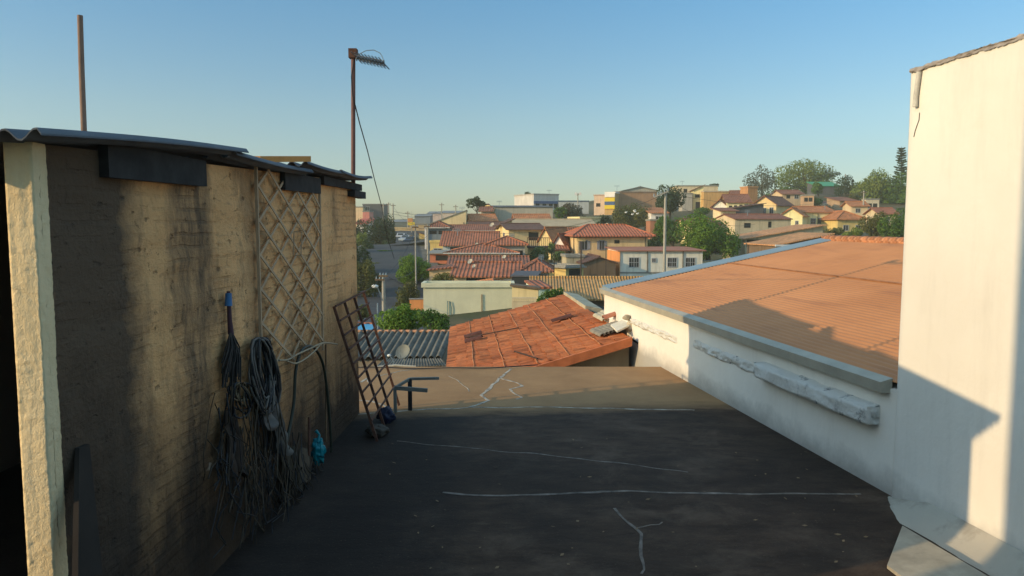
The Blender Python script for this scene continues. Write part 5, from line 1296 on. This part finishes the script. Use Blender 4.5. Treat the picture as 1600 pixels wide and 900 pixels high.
wire(p1+Vector((.2,0,-.35)), p3+Vector((0,0,-3.2)), .7, 'overhead wire from the nearest lamp pole to the pole by the carport')
wire(p2, p3, .4, 'overhead wire between the slim pale pole and the pole by the carport')
wire(p2, at(643,330,200), 1.5, 'overhead wire from the slim pale pole up to the far bend')
wire(p1+Vector((-.3,0,-.35)), at(540,447,40), .5, 'overhead wire running left from the nearest lamp pole behind the shed')
wire(p3, at(614,320,170), 1.5, 'overhead wire from the carport pole to the poles on the skyline')
wire(at(614,330,170), at(690,330,190), .8, 'overhead wire across the sky at the end of the street', .035)
wire(at(614,334,170), at(690,335,190), .8, 'lower overhead wire across the end of the street', .035)
# dishes, aerials and tanks on the roofs
def dish_on(label, px, py, Y, r):
    r *= .6; c = at(px,py,Y); th = thing('roof_dish', label, 'satellite dish', c, 0, 'small dishes and aerials on the far roofs')
    ax = Vector((-.5,-.6,.55)).normalized(); e = ax.cross(Vector((0,0,1))).normalized(); f = e.cross(ax)
    def fn(u,v,k_=0): an = 2*pi*u; return c+e*(r*v*cos(an))+f*(r*v*sin(an))+ax*(.3*r*v*v-k_)
    MB().grid(lambda u,v: fn(u,v), 14, 4).grid(lambda u,v: fn(u,v,.03), 14, 4).build('reflector', plain('dusty_dish',(.40,.36,.28),.7), th)
    MB().tube([c-ax*.03, c-ax*.1-Vector((0,0,r*1.6))], .04, 6).tube([fn(.75,.9), c+ax*r*.9], .025, 5).build('bracket', M_GALV, th)
for a in (('white dish on the ridge of the long red tiled house',735,409,65,.42),('small white dish on the slope of the long red tiled house',741,416,63.5,.3),('white dish on the wide plain red roof',788,402,74,.4),('white dish at the right end of the long low red roof',769,352,117,.7),('white dish on the roof of the hipped red house',745,382,84,.35),('white dish on the ridge of the tan two storey house',948,351,91,.35)): dish_on(*a)
def aerial(label, px, top, bot, Y, w):
    a = at(px,top,Y); b = at(px,bot,Y); th = thing('roof_aerial', label, 'aerial', b, 0, 'small dishes and aerials on the far roofs')
    MB().tube([b-Vector((0,0,.3)),a], .045, 6).build('mast', M_GALV, th)
    m = MB(); m.tube([a+Vector((-w*.6,0,-.1)),a+Vector((w*.6,0,-.1))], .03, 5)
    for k_ in range(5): x = -w*.5+w*k_/4; m.tube([a+Vector((x,-.25,-.1)),a+Vector((x,.25,-.1))], .02, 4).tube([a+Vector((x,0,-.35)),a+Vector((x,0,.15))], .02, 4)
    m.build('antenna_boom', M_GALV, th)
for a in (('aerial on the ridge of the grey warehouse left part',780,314,322,152,.9),('aerial on the white skyline building',858,297,303,192,1),('aerial above the brick block',964,290,301,174,1),('aerial on the pale flat row',1066,283,291,206,1),('aerial on the tan gable house',1205,300,309,142,.8),('aerial above the cream wing',1289,318,325,129,.7),('aerial on the red verandah house',800,366,374,86,.5),('aerial above the blue walled house',715,358,366,97,.6),('aerial on the sand coloured shed',722,324,333,133,.8),('aerial on the long tan house',1168,329,338,113,.7),('aerial over the brown roof house',846,400,410,64,.4)): aerial(*a)
for k_,(a_,b_,sg_,lab) in enumerate(((p2+Vector((.1,0,-.5)),p3+Vector((.1,0,-1)),.5,'lower overhead wire between the slim pale pole and the carport pole'),(p1+Vector((.25,0,-.1)),at(668,425,80),.9,'overhead wire from the lamp pole to the wall of the lean-to'),(p3+Vector((0,0,-.4)),at(700,360,110),.4,'overhead wire from the carport pole to the long low roof'),(p3,p4,2.2,'long overhead wire from the carport pole to the tall pole by the big tree'),(p4,p6,2.0,'long overhead wire from the tall pole up the right hill'),(p4+Vector((0,0,-.4)),at(1180,350,108),1.2,'overhead wire from the tall pole to the long tan house'),(p6,p7,1.0,'overhead wire between the two poles on the right skyline'),(p2+Vector((-.3,0,-.3)),at(590,330,165),1.4,'overhead wire from the slim pale pole to the dark street tree poles'))): wire(a_,b_,sg_,lab,.016)
# low garden walls filling the slopes
for lab,x0,x1,top,Y,mt in (('low ochre yard wall below the brown roof house',845,872,436,58,OCH),('low grey yard wall beside the dark barn',780,800,438,60,GREYW),('pale yard wall in front of the big green tree',1098,1165,408,84,BEIGE),('orange earth bank wall behind the bushes by the pole',640,664,468,50,ORNG),('low white wall below the white house',1068,1120,420,83,WHITEW)):
    p = at(x0,top,Y); q = at(x1,top,Y); th = thing('yard_wall',lab,'wall',(p.x,Y,p.z-3)); MB().box((p.x,Y,p.z-4),(q.x,Y+.2,p.z)).build('wall',mt,th); MB().box((p.x-.04,Y-.04,p.z),(q.x+.04,Y+.24,p.z+.07)).build('coping',M_CONC,th)
# ================================================================= air
HAZE = .0008
t = bpy.data.materials.new('haze_air'); t.use_nodes = True
for n in list(t.node_tree.nodes):
    if n.type != 'OUTPUT_MATERIAL': t.node_tree.nodes.remove(n)
pv = t.node_tree.nodes.new('ShaderNodeVolumePrincipled'); pv.inputs['Color'].default_value = (.97,.90,.66,1); pv.inputs['Density'].default_value = HAZE; pv.inputs['Anisotropy'].default_value = .2
t.node_tree.links.new(pv.outputs[0], [n for n in t.node_tree.nodes if n.type=='OUTPUT_MATERIAL'][0].inputs['Volume'])
if HAZE:
    o = MB().box((-520,-40,-16),(520,460,42)).build('haze', t); o['kind'] = 'stuff'
